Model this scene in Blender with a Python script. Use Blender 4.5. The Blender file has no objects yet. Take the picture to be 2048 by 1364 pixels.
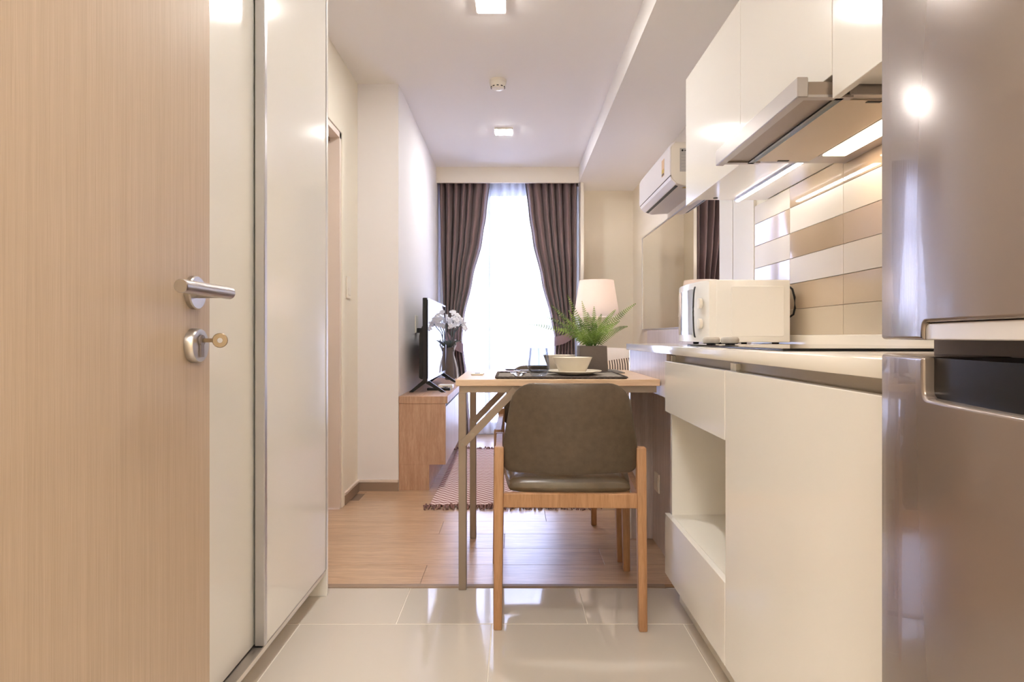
import bpy, bmesh, math, random
from mathutils import Vector, Matrix, noise

random.seed(7)
scene = bpy.context.scene
COL = scene.collection
PI = math.pi

# ------------------------------------------------------------------ camera
cam_data = bpy.data.cameras.new('camera')
cam_data.sensor_width = 36.0
cam_data.lens = 36.0 * 1250.0 / 2048.0
cam_data.shift_x = -3.0 / 2048.0
cam_data.shift_y = -9.0 / 2048.0
cam_data.clip_start = 0.02
cam = bpy.data.objects.new('camera', cam_data)
COL.objects.link(cam)
cam.location = (0.0, 0.0, 0.90)
cam.rotation_euler = (PI / 2, 0.0, 0.0)
scene.camera = cam

# ------------------------------------------------------------------ world, exposure
world = bpy.data.worlds.new('overcast_sky')
scene.world = world
world.use_nodes = True
bg = world.node_tree.nodes['Background']
bg.inputs['Color'].default_value = (0.69, 0.73, 1.0, 1.0)
bg.inputs['Strength'].default_value = 9.5
vs = scene.view_settings
scene.display_settings.display_device = 'sRGB'
vs.view_transform = 'Standard'
vs.look = 'None'
vs.gamma = 1.0
vs.use_curve_mapping = False
vs.exposure = 0.85
cy = scene.cycles
cy.max_bounces = 10
cy.diffuse_bounces = 6
cy.glossy_bounces = 5
cy.transmission_bounces = 8
cy.transparent_max_bounces = 12
cy.caustics_reflective = False
cy.caustics_refractive = False
cy.sample_clamp_indirect = 6.0

LIGHT_WARM = (1.0, 0.80, 0.60)
DOWNLIGHT = 180.0      # radiance of the square ceiling downlights
LED_BAR = 24.0
HOOD_LAMP = 9.0
TABLE_LAMP = 3.2       # watts of the bulb in the table lamp

# daylight enters through the balcony window: a sampling portal in the opening (gives no light of its own)
pd = bpy.data.lights.new('window_portal', 'AREA')
pd.shape = 'RECTANGLE'
pd.size = 1.30
pd.size_y = 2.30
pd.cycles.is_portal = True
po = bpy.data.objects.new('window_portal', pd)
COL.objects.link(po)
po.location = (-0.04, 5.86, 1.15)
po.rotation_euler = (PI / 2, 0, PI)   # faces -Y, into the room
po.rotation_euler = (-PI / 2, 0, 0)

# ------------------------------------------------------------------ materials
def lin(c):
    out = []
    for v in c[:3]:
        v = v / 255.0
        out.append(v / 12.92 if v <= 0.04045 else ((v + 0.055) / 1.055) ** 2.4)
    return (out[0], out[1], out[2], 1.0)

MATS = {}

def new_mat(name):
    m = bpy.data.materials.new(name)
    m.use_nodes = True
    nt = m.node_tree
    return m, nt, nt.nodes['Principled BSDF']

def plain(name, rgb, rough=0.5, metal=0.0, coat=0.0, spec=0.5, var=0.03, nscale=6.0, bump=0.0, bscale=60.0, **kw):
    """plain surface with a faint procedural tone variation and optional fine relief"""
    m, nt, b = new_mat(name)
    n = nt.nodes
    tc = n.new('ShaderNodeTexCoord')
    base = lin(rgb)
    if var > 0:
        nz = n.new('ShaderNodeTexNoise')
        nz.inputs['Scale'].default_value = nscale
        nz.inputs['Detail'].default_value = 3.0
        nt.links.new(tc.outputs['Object'], nz.inputs['Vector'])
        mx = n.new('ShaderNodeMix')
        mx.data_type = 'RGBA'
        mx.inputs[6].default_value = [min(1, v * (1 - var)) for v in base[:3]] + [1]
        mx.inputs[7].default_value = [min(1, v * (1 + var)) for v in base[:3]] + [1]
        nt.links.new(nz.outputs['Fac'], mx.inputs[0])
        nt.links.new(mx.outputs[2], b.inputs['Base Color'])
    else:
        b.inputs['Base Color'].default_value = base
    if bump > 0:
        nb = n.new('ShaderNodeTexNoise')
        nb.inputs['Scale'].default_value = bscale
        nb.inputs['Detail'].default_value = 4.0
        nt.links.new(tc.outputs['Object'], nb.inputs['Vector'])
        bp = n.new('ShaderNodeBump')
        bp.inputs['Strength'].default_value = bump
        bp.inputs['Distance'].default_value = 0.002
        nt.links.new(nb.outputs['Fac'], bp.inputs['Height'])
        nt.links.new(bp.outputs['Normal'], b.inputs['Normal'])
    b.inputs['Roughness'].default_value = rough
    b.inputs['Metallic'].default_value = metal
    b.inputs['Specular IOR Level'].default_value = spec
    b.inputs['Coat Weight'].default_value = coat
    b.inputs['Coat Roughness'].default_value = 0.03
    for k, v in kw.items():
        b.inputs[k].default_value = v
    MATS[name] = m
    return m

def wood(name, dark, light, scale=(1, 1, 1), rough=0.45, coat=0.0, per_object=0.0, detail=6.0, fine=0.5):
    """stretched noise grain; scale is large across the grain and small along it"""
    m, nt, b = new_mat(name)
    n = nt.nodes
    tc = n.new('ShaderNodeTexCoord')
    mp = n.new('ShaderNodeMapping')
    mp.inputs['Scale'].default_value = scale
    nt.links.new(tc.outputs['Object'], mp.inputs['Vector'])
    info = n.new('ShaderNodeObjectInfo')
    if per_object > 0:
        cmb = n.new('ShaderNodeCombineXYZ')
        mul = n.new('ShaderNodeMath')
        mul.operation = 'MULTIPLY'
        mul.inputs[1].default_value = 40.0
        nt.links.new(info.outputs['Random'], mul.inputs[0])
        nt.links.new(mul.outputs[0], cmb.inputs['X'])
        nt.links.new(mul.outputs[0], cmb.inputs['Y'])
        nt.links.new(cmb.outputs[0], mp.inputs['Location'])
    n1 = n.new('ShaderNodeTexNoise')
    n1.inputs['Scale'].default_value = 1.0
    n1.inputs['Detail'].default_value = detail
    n1.inputs['Roughness'].default_value = 0.6
    n1.inputs['Distortion'].default_value = 0.6
    nt.links.new(mp.outputs[0], n1.inputs['Vector'])
    mp2 = n.new('ShaderNodeMapping')
    mp2.inputs['Scale'].default_value = [s * 7 for s in scale]
    nt.links.new(tc.outputs['Object'], mp2.inputs['Vector'])
    n2 = n.new('ShaderNodeTexNoise')
    n2.inputs['Scale'].default_value = 1.0
    n2.inputs['Detail'].default_value = 2.0
    nt.links.new(mp2.outputs[0], n2.inputs['Vector'])
    add = n.new('ShaderNodeMix')
    add.data_type = 'FLOAT'
    add.inputs[0].default_value = fine
    nt.links.new(n1.outputs['Fac'], add.inputs[2])
    nt.links.new(n2.outputs['Fac'], add.inputs[3])
    rp = n.new('ShaderNodeValToRGB')
    rp.color_ramp.elements[0].position = 0.36
    rp.color_ramp.elements[0].color = lin(dark)
    rp.color_ramp.elements[1].position = 0.64
    rp.color_ramp.elements[1].color = lin(light)
    nt.links.new(add.outputs[0], rp.inputs[0])
    out = rp.outputs[0]
    if per_object > 0:
        hsv = n.new('ShaderNodeHueSaturation')
        mr = n.new('ShaderNodeMapRange')
        mr.inputs['To Min'].default_value = 1 - per_object
        mr.inputs['To Max'].default_value = 1 + per_object
        nt.links.new(info.outputs['Random'], mr.inputs['Value'])
        nt.links.new(mr.outputs[0], hsv.inputs['Value'])
        nt.links.new(out, hsv.inputs['Color'])
        out = hsv.outputs[0]
    nt.links.new(out, b.inputs['Base Color'])
    b.inputs['Roughness'].default_value = rough
    b.inputs['Coat Weight'].default_value = coat
    b.inputs['Coat Roughness'].default_value = 0.28
    MATS[name] = m
    return m

def emitter(name, rgb, strength):
    m, nt, b = new_mat(name)
    b.inputs['Base Color'].default_value = (0.9, 0.9, 0.9, 1)
    b.inputs['Emission Color'].default_value = (*rgb, 1)
    b.inputs['Emission Strength'].default_value = strength
    MATS[name] = m
    return m

def stripes(name, c1, c2, axis='X', scale=60.0, rough=0.8, kind='BANDS', distort=0.0, weights=0.5):
    m, nt, b = new_mat(name)
    n = nt.nodes
    tc = n.new('ShaderNodeTexCoord')
    w = n.new('ShaderNodeTexWave')
    w.wave_type = kind
    w.bands_direction = axis
    w.inputs['Scale'].default_value = scale
    w.inputs['Distortion'].default_value = distort
    nt.links.new(tc.outputs['Object'], w.inputs['Vector'])
    rp = n.new('ShaderNodeValToRGB')
    rp.color_ramp.elements[0].position = weights - 0.08
    rp.color_ramp.elements[0].color = lin(c1)
    rp.color_ramp.elements[1].position = weights + 0.08
    rp.color_ramp.elements[1].color = lin(c2)
    nt.links.new(w.outputs['Fac'], rp.inputs[0])
    nt.links.new(rp.outputs[0], b.inputs['Base Color'])
    b.inputs['Roughness'].default_value = rough
    MATS[name] = m
    return m

def M(k):
    return MATS[k]

plain('paint_wall', (241, 234, 219), rough=0.85, var=0.015, nscale=2.0, bump=0.05, bscale=200)
plain('paint_ceiling', (242, 239, 236), rough=0.9, var=0.01, nscale=2.0)
plain('paint_window_lit', (236, 232, 232), rough=0.85, var=0.015, nscale=2.0, bump=0.05, bscale=200)  # wall paint again, with the window's cool daylight put into the colour
plain('gloss_white', (238, 234, 227), rough=0.10, coat=0.0, spec=0.45, var=0.008, nscale=1.5)
plain('white_board', (235, 230, 220), rough=0.4, var=0.01)
plain('door_frame', (226, 211, 200), rough=0.45, var=0.02)
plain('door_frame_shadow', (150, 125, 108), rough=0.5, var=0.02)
plain('door_leaf_white', (222, 212, 200), rough=0.45, var=0.02)
plain('aluminium', (176, 170, 164), rough=0.28, metal=0.9, var=0.03, nscale=30)
plain('aluminium_light', (205, 203, 204), rough=0.30, metal=0.85, var=0.03, nscale=30)
plain('steel_brushed', (188, 182, 176), rough=0.30, metal=1.0, var=0.05, nscale=50)
plain('hood_metal', (172, 164, 158), rough=0.35, metal=0.7, var=0.03)
plain('hood_filter', (205, 188, 166), rough=0.45, metal=0.35, var=0.03)
plain('hood_tray', (150, 134, 120), rough=0.4, metal=0.4, var=0.03)
plain('hood_glass', (38, 72, 84), rough=0.15, var=0.03)
plain('dark_gap', (38, 34, 34), rough=0.6, var=0.02)
plain('key_metal', (150, 134, 114), rough=0.3, metal=0.9, var=0.05, nscale=80)
plain('grout', (230, 222, 210), rough=0.8, var=0.02)
plain('floor_tile', (206, 197, 186), rough=0.06, coat=0.4, var=0.03, nscale=2.5)
plain('fridge_door', (138, 124, 115), rough=0.22, metal=0.45, var=0.02, nscale=3, coat=0.3)
plain('fridge_body', (128, 116, 112), rough=0.4, metal=0.3, var=0.02)
plain('fridge_handle', (222, 218, 216), rough=0.35, metal=0.3, var=0.02)
plain('black_gloss', (10, 10, 12), rough=0.08, coat=0.5, var=0.0)
plain('recess_black', (9, 8, 10), rough=0.35, spec=0.25, var=0.0)
plain('black_plastic', (22, 21, 23), rough=0.4, var=0.02)
plain('screen', (8, 9, 12), rough=0.04, coat=1.0, spec=0.8, var=0.0)
plain('bezel_silver', (190, 192, 200), rough=0.2, metal=0.8, var=0.01)
plain('counter', (238, 232, 222), rough=0.12, coat=0.4, var=0.02, nscale=8)
plain('channel', (188, 178, 165), rough=0.2, metal=0.3, var=0.02)
plain('appliance_white', (244, 243, 240), rough=0.25, var=0.01, coat=0.3)
plain('appliance_grey', (196, 190, 182), rough=0.35, var=0.02)
plain('microwave_window', (205, 212, 226), rough=0.05, coat=1.0, var=0.02)
plain('ac_white', (240, 236, 236), rough=0.3, var=0.01)
plain('ac_side', (232, 224, 212), rough=0.4, var=0.01)
plain('sticker_grey', (176, 172, 170), rough=0.6, var=0.08, nscale=90)
plain('sticker_orange', (226, 190, 150), rough=0.6, var=0.05)
plain('sticker_yellow', (206, 176, 90), rough=0.6, var=0.05)
plain('sticker_white', (236, 232, 224), rough=0.6, var=0.03)
plain('leather', (86, 72, 57), rough=0.45, var=0.38, nscale=45, bump=0.25, bscale=220)
plain('leather_seat', (98, 84, 66), rough=0.26, coat=0.4, var=0.2, nscale=28, bump=0.2, bscale=220)
plain('curtain_cloth', (124, 101, 100), rough=0.7, var=0.03, nscale=40, bump=0.03, bscale=500, **{'Sheen Weight': 0.25})
plain('tieback_cloth', (140, 118, 122), rough=0.7, var=0.05, nscale=40)
plain('table_steel', (152, 136, 122), rough=0.42, metal=0.45, var=0.05, nscale=20)
plain('screw', (150, 140, 128), rough=0.3, metal=0.9, var=0.03)
plain('bolt_dark', (70, 48, 34), rough=0.4, var=0.03)
plain('ceramic', (236, 228, 212), rough=0.25, var=0.01, coat=0.3)
plain('pot_stone', (104, 94, 88), rough=0.85, var=0.12, nscale=20, bump=0.3, bscale=80)
plain('soil', (30, 30, 20), rough=0.95, var=0.3, nscale=60)
plain('cloth_braid', (78, 70, 66), rough=0.9, var=0.2, nscale=120)
plain('cloth_mat', (138, 130, 122), rough=0.9, var=0.2, nscale=120, bump=0.6, bscale=260)
plain('sofa_cloth', (200, 188, 178), rough=0.9, var=0.05, nscale=60, bump=0.2, bscale=300)
plain('cushion_white', (238, 226, 218), rough=0.85, var=0.03, nscale=30)
plain('plastic_white', (238, 232, 220), rough=0.4, var=0.01)
plain('petal', (240, 240, 244), rough=0.6, var=0.03, nscale=50)
plain('leaf_dull', (84, 98, 92), rough=0.5, var=0.15, nscale=30)
plain('stem_white', (232, 232, 238), rough=0.5, var=0.02)
plain('concrete', (176, 178, 184), rough=0.9, var=0.08, nscale=4)
plain('railing_paint', (214, 218, 226), rough=0.5, var=0.02)
plain('window_frame', (206, 212, 224), rough=0.4, metal=0.2, var=0.02)
plain('base_taupe', (150, 128, 110), rough=0.5, var=0.04, nscale=10)
plain('facade', (228, 228, 230), rough=0.9, var=0.03, nscale=1.0)
plain('far_glass', (176, 182, 192), rough=0.1, var=0.05, nscale=2.0)
plain('cable_black', (14, 13, 13), rough=0.5, var=0.0)
plain('tile_tan', (186, 166, 143), rough=0.05, coat=0.6, var=0.02, nscale=3)
plain('tile_light', (216, 207, 192), rough=0.30, var=0.02, nscale=3)
plain('tile_dusk', (194, 180, 160), rough=0.22, var=0.02, nscale=3)
plain('fringe', (128, 92, 86), rough=0.95, var=0.3, nscale=90)
wood('wood_door', (178, 156, 133), (195, 173, 151), scale=(230, 230, 2.2), rough=0.42, fine=0.5, detail=3.0)
wood('wood_plank', (176, 138, 104), (214, 182, 150), scale=(2.2, 34, 30), rough=0.32, coat=0.8, per_object=0.06)
wood('wood_tv', (172, 134, 108), (200, 164, 138), scale=(60, 4, 5), rough=0.45, fine=0.35)
wood('wood_table', (208, 174, 142), (230, 202, 174), scale=(3, 40, 40), rough=0.4, fine=0.35)
wood('wood_pale', (186, 172, 168), (212, 200, 196), scale=(50, 50, 3), rough=0.35, fine=0.35)
wood('wood_chair', (158, 114, 76), (186, 142, 104), scale=(60, 60, 4), rough=0.4, fine=0.35)
emitter('diffuser', (1.0, 0.97, 0.93), DOWNLIGHT)
emitter('diffuser_dim', (1.0, 0.97, 0.93), DOWNLIGHT * 0.90)
emitter('diffuser_hall', (1.0, 0.97, 0.93), DOWNLIGHT * 0.65)
emitter('corridor_fill', (1.0, 0.965, 0.92), 13.5)  # added fill glow from the unseen corridor, brightens the hall from behind
emitter('led', (1.0, 0.93, 0.84), LED_BAR)
emitter('hood_lens', (1.0, 0.76, 0.55), HOOD_LAMP)
stripes('cushion_stripe', (232, 214, 196), (92, 74, 64), axis='X', scale=22.0, rough=0.85, weights=0.55)

def make_special():
    # mirror
    m, nt, b = new_mat('mirror')
    b.inputs['Base Color'].default_value = (0.92, 0.92, 0.90, 1)
    b.inputs['Metallic'].default_value = 1.0
    b.inputs['Roughness'].default_value = 0.0
    MATS['mirror'] = m
    # thin window pane
    m, nt, b = new_mat('pane_glass')
    n = nt.nodes
    out = n['Material Output']
    tr = n.new('ShaderNodeBsdfTransparent')
    tr.inputs[0].default_value = (0.97, 0.985, 1.0, 1)
    gl = n.new('ShaderNodeBsdfGlossy')
    gl.inputs['Roughness'].default_value = 0.0
    fr = n.new('ShaderNodeFresnel')
    fr.inputs[0].default_value = 1.25
    mx = n.new('ShaderNodeMixShader')
    nt.links.new(fr.outputs[0], mx.inputs[0])
    nt.links.new(tr.outputs[0], mx.inputs[1])
    nt.links.new(gl.outputs[0], mx.inputs[2])
    nt.links.new(mx.outputs[0], out.inputs[0])
    MATS['pane_glass'] = m
    # sheer curtain: open weave (transparent) + translucent threads
    m, nt, b = new_mat('sheer')
    n = nt.nodes
    out = n['Material Output']
    tr = n.new('ShaderNodeBsdfTransparent')
    tl = n.new('ShaderNodeBsdfTranslucent')
    tl.inputs[0].default_value = (0.93, 0.94, 0.98, 1)
    df = n.new('ShaderNodeBsdfDiffuse')
    df.inputs[0].default_value = (0.90, 0.91, 0.95, 1)
    m1 = n.new('ShaderNodeMixShader')
    m1.inputs[0].default_value = 0.30
    nt.links.new(tl.outputs[0], m1.inputs[1])
    nt.links.new(df.outputs[0], m1.inputs[2])
    m2 = n.new('ShaderNodeMixShader')
    tc = n.new('ShaderNodeTexCoord')
    nz = n.new('ShaderNodeTexNoise')
    nz.inputs['Scale'].default_value = 90.0
    nt.links.new(tc.outputs['Object'], nz.inputs['Vector'])
    mr = n.new('ShaderNodeMapRange')
    mr.inputs['To Min'].default_value = 0.50
    mr.inputs['To Max'].default_value = 0.62
    nt.links.new(nz.outputs['Fac'], mr.inputs['Value'])
    nt.links.new(mr.outputs[0], m2.inputs[0])
    nt.links.new(tr.outputs[0], m2.inputs[1])
    nt.links.new(m1.outputs[0], m2.inputs[2])
    nt.links.new(m2.outputs[0], out.inputs[0])
    MATS['sheer'] = m
    # lamp shade: translucent fabric
    m, nt, b = new_mat('lampshade')
    n = nt.nodes
    out = n['Material Output']
    tl = n.new('ShaderNodeBsdfTranslucent')
    tl.inputs[0].default_value = (0.72, 0.67, 0.62, 1)
    df = n.new('ShaderNodeBsdfDiffuse')
    df.inputs[0].default_value = (0.95, 0.90, 0.87, 1)
    m1 = n.new('ShaderNodeMixShader')
    m1.inputs[0].default_value = 0.4
    nt.links.new(tl.outputs[0], m1.inputs[1])
    nt.links.new(df.outputs[0], m1.inputs[2])
    nt.links.new(m1.outputs[0], out.inputs[0])
    MATS['lampshade'] = m
    # smoky drinking glass
    m, nt, b = new_mat('smoky_glass')
    n = nt.nodes
    out = n['Material Output']
    tr = n.new('ShaderNodeBsdfTransparent')
    tr.inputs[0].default_value = (0.78, 0.79, 0.80, 1)
    gl = n.new('ShaderNodeBsdfGlossy')
    gl.inputs['Roughness'].default_value = 0.02
    lw = n.new('ShaderNodeLayerWeight')
    lw.inputs[0].default_value = 0.2
    mx = n.new('ShaderNodeMixShader')
    sc_ = n.new('ShaderNodeMath')
    sc_.operation = 'MULTIPLY'
    sc_.inputs[1].default_value = 0.45
    nt.links.new(lw.outputs['Fresnel'], sc_.inputs[0])
    nt.links.new(sc_.outputs[0], mx.inputs[0])
    nt.links.new(tr.outputs[0], mx.inputs[1])
    nt.links.new(gl.outputs[0], mx.inputs[2])
    nt.links.new(mx.outputs[0], out.inputs[0])
    MATS['smoky_glass'] = m
    # fern leaf: green, lighter towards young leaflets, slightly translucent
    m, nt, b = new_mat('fern')
    n = nt.nodes
    tc = n.new('ShaderNodeTexCoord')
    nz = n.new('ShaderNodeTexNoise')
    nz.inputs['Scale'].default_value = 14.0
    nt.links.new(tc.outputs['Object'], nz.inputs['Vector'])
    rp = n.new('ShaderNodeValToRGB')
    rp.color_ramp.elements[0].position = 0.35
    rp.color_ramp.elements[0].color = lin((74, 104, 44))
    rp.color_ramp.elements[1].position = 0.65
    rp.color_ramp.elements[1].color = lin((160, 188, 96))
    nt.links.new(nz.outputs['Fac'], rp.inputs[0])
    nt.links.new(rp.outputs[0], b.inputs['Base Color'])
    b.inputs['Roughness'].default_value = 0.5
    out = n['Material Output']
    tl = n.new('ShaderNodeBsdfTranslucent')
    nt.links.new(rp.outputs[0], tl.inputs[0])
    mx = n.new('ShaderNodeMixShader')
    mx.inputs[0].default_value = 0.3
    nt.links.new(b.outputs[0], mx.inputs[1])
    nt.links.new(tl.outputs[0], mx.inputs[2])
    nt.links.new(mx.outputs[0], out.inputs[0])
    MATS['fern'] = m
    # rug: zigzag weave
    m, nt, b = new_mat('rug')
    n = nt.nodes
    tc = n.new('ShaderNodeTexCoord')
    sp = n.new('ShaderNodeSeparateXYZ')
    nt.links.new(tc.outputs['Object'], sp.inputs[0])
    def math_node(op, a=None, bb=None, va=None, vb=None):
        q = n.new('ShaderNodeMath')
        q.operation = op
        if a is not None: nt.links.new(a, q.inputs[0])
        if bb is not None: nt.links.new(bb, q.inputs[1])
        if va is not None: q.inputs[0].default_value = va
        if vb is not None: q.inputs[1].default_value = vb
        return q.outputs[0]
    zig = math_node('PINGPONG', sp.outputs['X'], vb=0.022)
    yy = math_node('ADD', sp.outputs['Y'], zig)
    w = math_node('MULTIPLY', yy, vb=2 * PI / 0.045)
    s = math_node('SINE', w)
    rp = n.new('ShaderNodeValToRGB')
    rp.color_ramp.elements[0].position = 0.42
    rp.color_ramp.elements[0].color = lin((150, 106, 100))
    rp.color_ramp.elements[1].position = 0.58
    rp.color_ramp.elements[1].color = lin((226, 204, 198))
    half = math_node('MULTIPLY_ADD', s, vb=0.5)
    half.node.inputs[2].default_value = 0.5
    nt.links.new(half, rp.inputs[0])
    nt.links.new(rp.outputs[0], b.inputs['Base Color'])
    b.inputs['Roughness'].default_value = 0.95
    MATS['rug'] = m
make_special()

# ------------------------------------------------------------------ mesh helpers
def bm_new():
    return bmesh.new()

def add_box(bm, x0, x1, y0, y1, z0, z1, bevel=0.0, seg=1):
    vs_ = [bm.verts.new((x, y, z)) for z in (z0, z1) for y in (y0, y1) for x in (x0, x1)]
    F = [(0, 2, 3, 1), (4, 5, 7, 6), (0, 1, 5, 4), (2, 6, 7, 3), (0, 4, 6, 2), (1, 3, 7, 5)]
    fs = [bm.faces.new([vs_[i] for i in f]) for f in F]
    if bevel > 0:
        es = list({e for f in fs for e in f.edges})
        bmesh.ops.bevel(bm, geom=es, offset=bevel, segments=seg, affect='EDGES', profile=0.5)
    return vs_

def box(x0, x1, y0, y1, z0, z1, bevel=0.0, seg=1):
    bm = bm_new()
    add_box(bm, x0, x1, y0, y1, z0, z1, bevel, seg)
    return bm

def add_prism(bm, poly, axis, a0, a1, bevel=0.0, seg=1):
    """extrude a 2-D polygon along axis; poly holds the other two coordinates in order"""
    def P(p, a):
        if axis == 'X': return (a, p[0], p[1])
        if axis == 'Y': return (p[0], a, p[1])
        return (p[0], p[1], a)
    A = [bm.verts.new(P(p, a0)) for p in poly]
    B = [bm.verts.new(P(p, a1)) for p in poly]
    n = len(poly)
    fs = []
    for i in range(n):
        j = (i + 1) % n
        fs.append(bm.faces.new((A[i], A[j], B[j], B[i])))
    fs.append(bm.faces.new(list(reversed(A))))
    fs.append(bm.faces.new(B))
    bmesh.ops.recalc_face_normals(bm, faces=fs)
    if bevel > 0:
        es = list({e for f in fs[-2:] for e in f.edges})
        bmesh.ops.bevel(bm, geom=es, offset=bevel, segments=seg, affect='EDGES', profile=0.5)
    return bm

def prism(poly, axis, a0, a1, bevel=0.0, seg=1):
    return add_prism(bm_new(), poly, axis, a0, a1, bevel, seg)

def add_lathe(bm, prof, cx=0, cy_=0, cz=0, n=24, axis='Z', closed=False):
    """revolve (r, h) profile; axis is the direction of h"""
    rings = []
    for r, h in prof:
        ring = []
        for k in range(n):
            a = 2 * PI * k / n
            c, s = math.cos(a) * r, math.sin(a) * r
            if axis == 'Z': p = (cx + c, cy_ + s, cz + h)
            elif axis == 'X': p = (cx + h, cy_ + c, cz + s)
            else: p = (cx + c, cy_ + h, cz + s)
            ring.append(bm.verts.new(p))
        rings.append(ring)
    fs = []
    for i in range(len(rings) - 1):
        for k in range(n):
            l = (k + 1) % n
            fs.append(bm.faces.new((rings[i][k], rings[i][l], rings[i + 1][l], rings[i + 1][k])))
    if closed:
        for k in range(n):
            l = (k + 1) % n
            fs.append(bm.faces.new((rings[-1][k], rings[-1][l], rings[0][l], rings[0][k])))
    else:
        fs.append(bm.faces.new(rings[0]))
        fs.append(bm.faces.new(list(reversed(rings[-1]))))
    bmesh.ops.recalc_face_normals(bm, faces=fs)
    return bm

def lathe(prof, cx=0, cy_=0, cz=0, n=24, axis='Z', closed=False):
    return add_lathe(bm_new(), prof, cx, cy_, cz, n, axis, closed)

def add_tube(bm, pts, r, n=8, taper=None, flat=1.0):
    pts = [Vector(p) for p in pts]
    rings = []
    up = Vector((0, 0, 1))
    for i, p in enumerate(pts):
        d = (pts[min(i + 1, len(pts) - 1)] - pts[max(i - 1, 0)]).normalized()
        u = d.cross(up)
        if u.length < 1e-4:
            u = d.cross(Vector((1, 0, 0)))
        u.normalize()
        v = u.cross(d).normalized()
        rr = r if taper is None else r * taper[i]
        rings.append([bm.verts.new(p + u * math.cos(2 * PI * k / n) * rr + v * math.sin(2 * PI * k / n) * rr * flat) for k in range(n)])
    fs = []
    for i in range(len(rings) - 1):
        for k in range(n):
            l = (k + 1) % n
            fs.append(bm.faces.new((rings[i][k], rings[i][l], rings[i + 1][l], rings[i + 1][k])))
    fs.append(bm.faces.new(rings[0]))
    fs.append(bm.faces.new(list(reversed(rings[-1]))))
    bmesh.ops.recalc_face_normals(bm, faces=fs)
    return bm

def tube(pts, r, n=8, taper=None, flat=1.0):
    return add_tube(bm_new(), pts, r, n, taper, flat)

def add_bar(bm, a, b, w, h):
    """rectangular bar from a to b; w = horizontal size, h = size in the vertical plane"""
    a, b = Vector(a), Vector(b)
    d = (b - a).normalized()
    up = Vector((0, 0, 1))
    u = d.cross(up)
    if u.length < 1e-4:
        u = Vector((1, 0, 0))
    u.normalize()
    v = u.cross(d).normalized()
    q = []
    for p in (a, b):
        for s, t in ((-1, -1), (1, -1), (1, 1), (-1, 1)):
            q.append(bm.verts.new(p + u * s * w / 2 + v * t * h / 2))
    fs = [bm.faces.new([q[i] for i in f]) for f in ((0, 1, 2, 3), (7, 6, 5, 4), (0, 4, 5, 1), (1, 5, 6, 2), (2, 6, 7, 3), (3, 7, 4, 0))]
    bmesh.ops.recalc_face_normals(bm, faces=fs)
    return bm

def bar(a, b, w, h):
    return add_bar(bm_new(), a, b, w, h)

def add_pillow(bm, cx, cy_, cz, sx, sy, sz, n=10, power=0.45, rot=None):
    """soft cushion: two bulged sheets that meet in a seam; sx, sz = width/height, sy = thickness"""
    rot = rot or Matrix()
    def P(u, v, s):
        th = (max(0.0, 1 - u * u) * max(0.0, 1 - v * v)) ** power
        pin = 1 - 0.10 * (u * u * v * v)
        return Vector((cx, cy_, cz)) + rot.to_3x3() @ Vector((u * sx / 2 * pin * (1 - 0.05 * (1 - v * v)), s * sy / 2 * th, v * sz / 2 * pin * (1 - 0.05 * (1 - u * u))))
    G = {}
    for s in (-1, 1):
        for i in range(n + 1):
            for j in range(n + 1):
                u, v = -1 + 2 * i / n, -1 + 2 * j / n
                edge = i in (0, n) or j in (0, n)
                if edge and (i, j, -1) in G and s == 1:
                    G[(i, j, 1)] = G[(i, j, -1)]
                else:
                    G[(i, j, s)] = bm.verts.new(P(u, v, s))
    fs = []
    for s in (-1, 1):
        for i in range(n):
            for j in range(n):
                q = (G[(i, j, s)], G[(i + 1, j, s)], G[(i + 1, j + 1, s)], G[(i, j + 1, s)])
                fs.append(bm.faces.new(q if s == -1 else tuple(reversed(q))))
    bmesh.ops.recalc_face_normals(bm, faces=fs)
    return bm

def root_loc(o):
    v = Vector((0, 0, 0))
    while o is not None:
        v = v + Vector(o.location)
        o = o.parent
    return v

def obj(name, bm, mat, parent=None, smooth=False, local=False, angle=35):
    """links the bmesh as ONE mesh object; world coordinates are rebased to the parent's base (or to the thing's own base)"""
    me = bpy.data.meshes.new(name)
    o = bpy.data.objects.new(name, me)
    COL.objects.link(o)
    if parent is not None:
        o.parent = parent
        if not local:
            bmesh.ops.translate(bm, verts=bm.verts, vec=-root_loc(parent))
    elif not local:
        xs = [v.co for v in bm.verts]
        lo = Vector([min(c[i] for c in xs) for i in range(3)])
        hi = Vector([max(c[i] for c in xs) for i in range(3)])
        base = Vector(((lo.x + hi.x) / 2, (lo.y + hi.y) / 2, lo.z))
        bmesh.ops.translate(bm, verts=bm.verts, vec=-base)
        o.location = base
    if smooth:
        for f in bm.faces:
            f.smooth = True
        for e in bm.edges:
            if len(e.link_faces) == 2 and e.calc_face_angle(0) > math.radians(angle):
                e.smooth = False
    bm.to_mesh(me)
    bm.free()
    me.materials.append(M(mat) if isinstance(mat, str) else mat)
    return o

def tag(o, label, cat, group=None):
    o['label'] = label
    o['category'] = cat
    if group:
        o['group'] = group
    return o

def thing(name, loc, label, cat, group=None, rz=0.0):
    o = bpy.data.objects.new(name, None)
    COL.objects.link(o)
    o.empty_display_size = 0.05
    o.location = loc
    o.rotation_euler = (0, 0, rz)
    return tag(o, label, cat, group)

def struct(name, bm, mat, label=None, parent=None, smooth=False):
    o = obj(name, bm, mat, parent, smooth)
    if parent is None:
        o['kind'] = 'structure'
        if label:
            o['label'] = label
    return o

def copy_tree(o, parent=None):
    c = o.copy()
    COL.objects.link(c)
    c.parent = parent
    for ch in list(o.children):
        copy_tree(ch, c)
    return c

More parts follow.
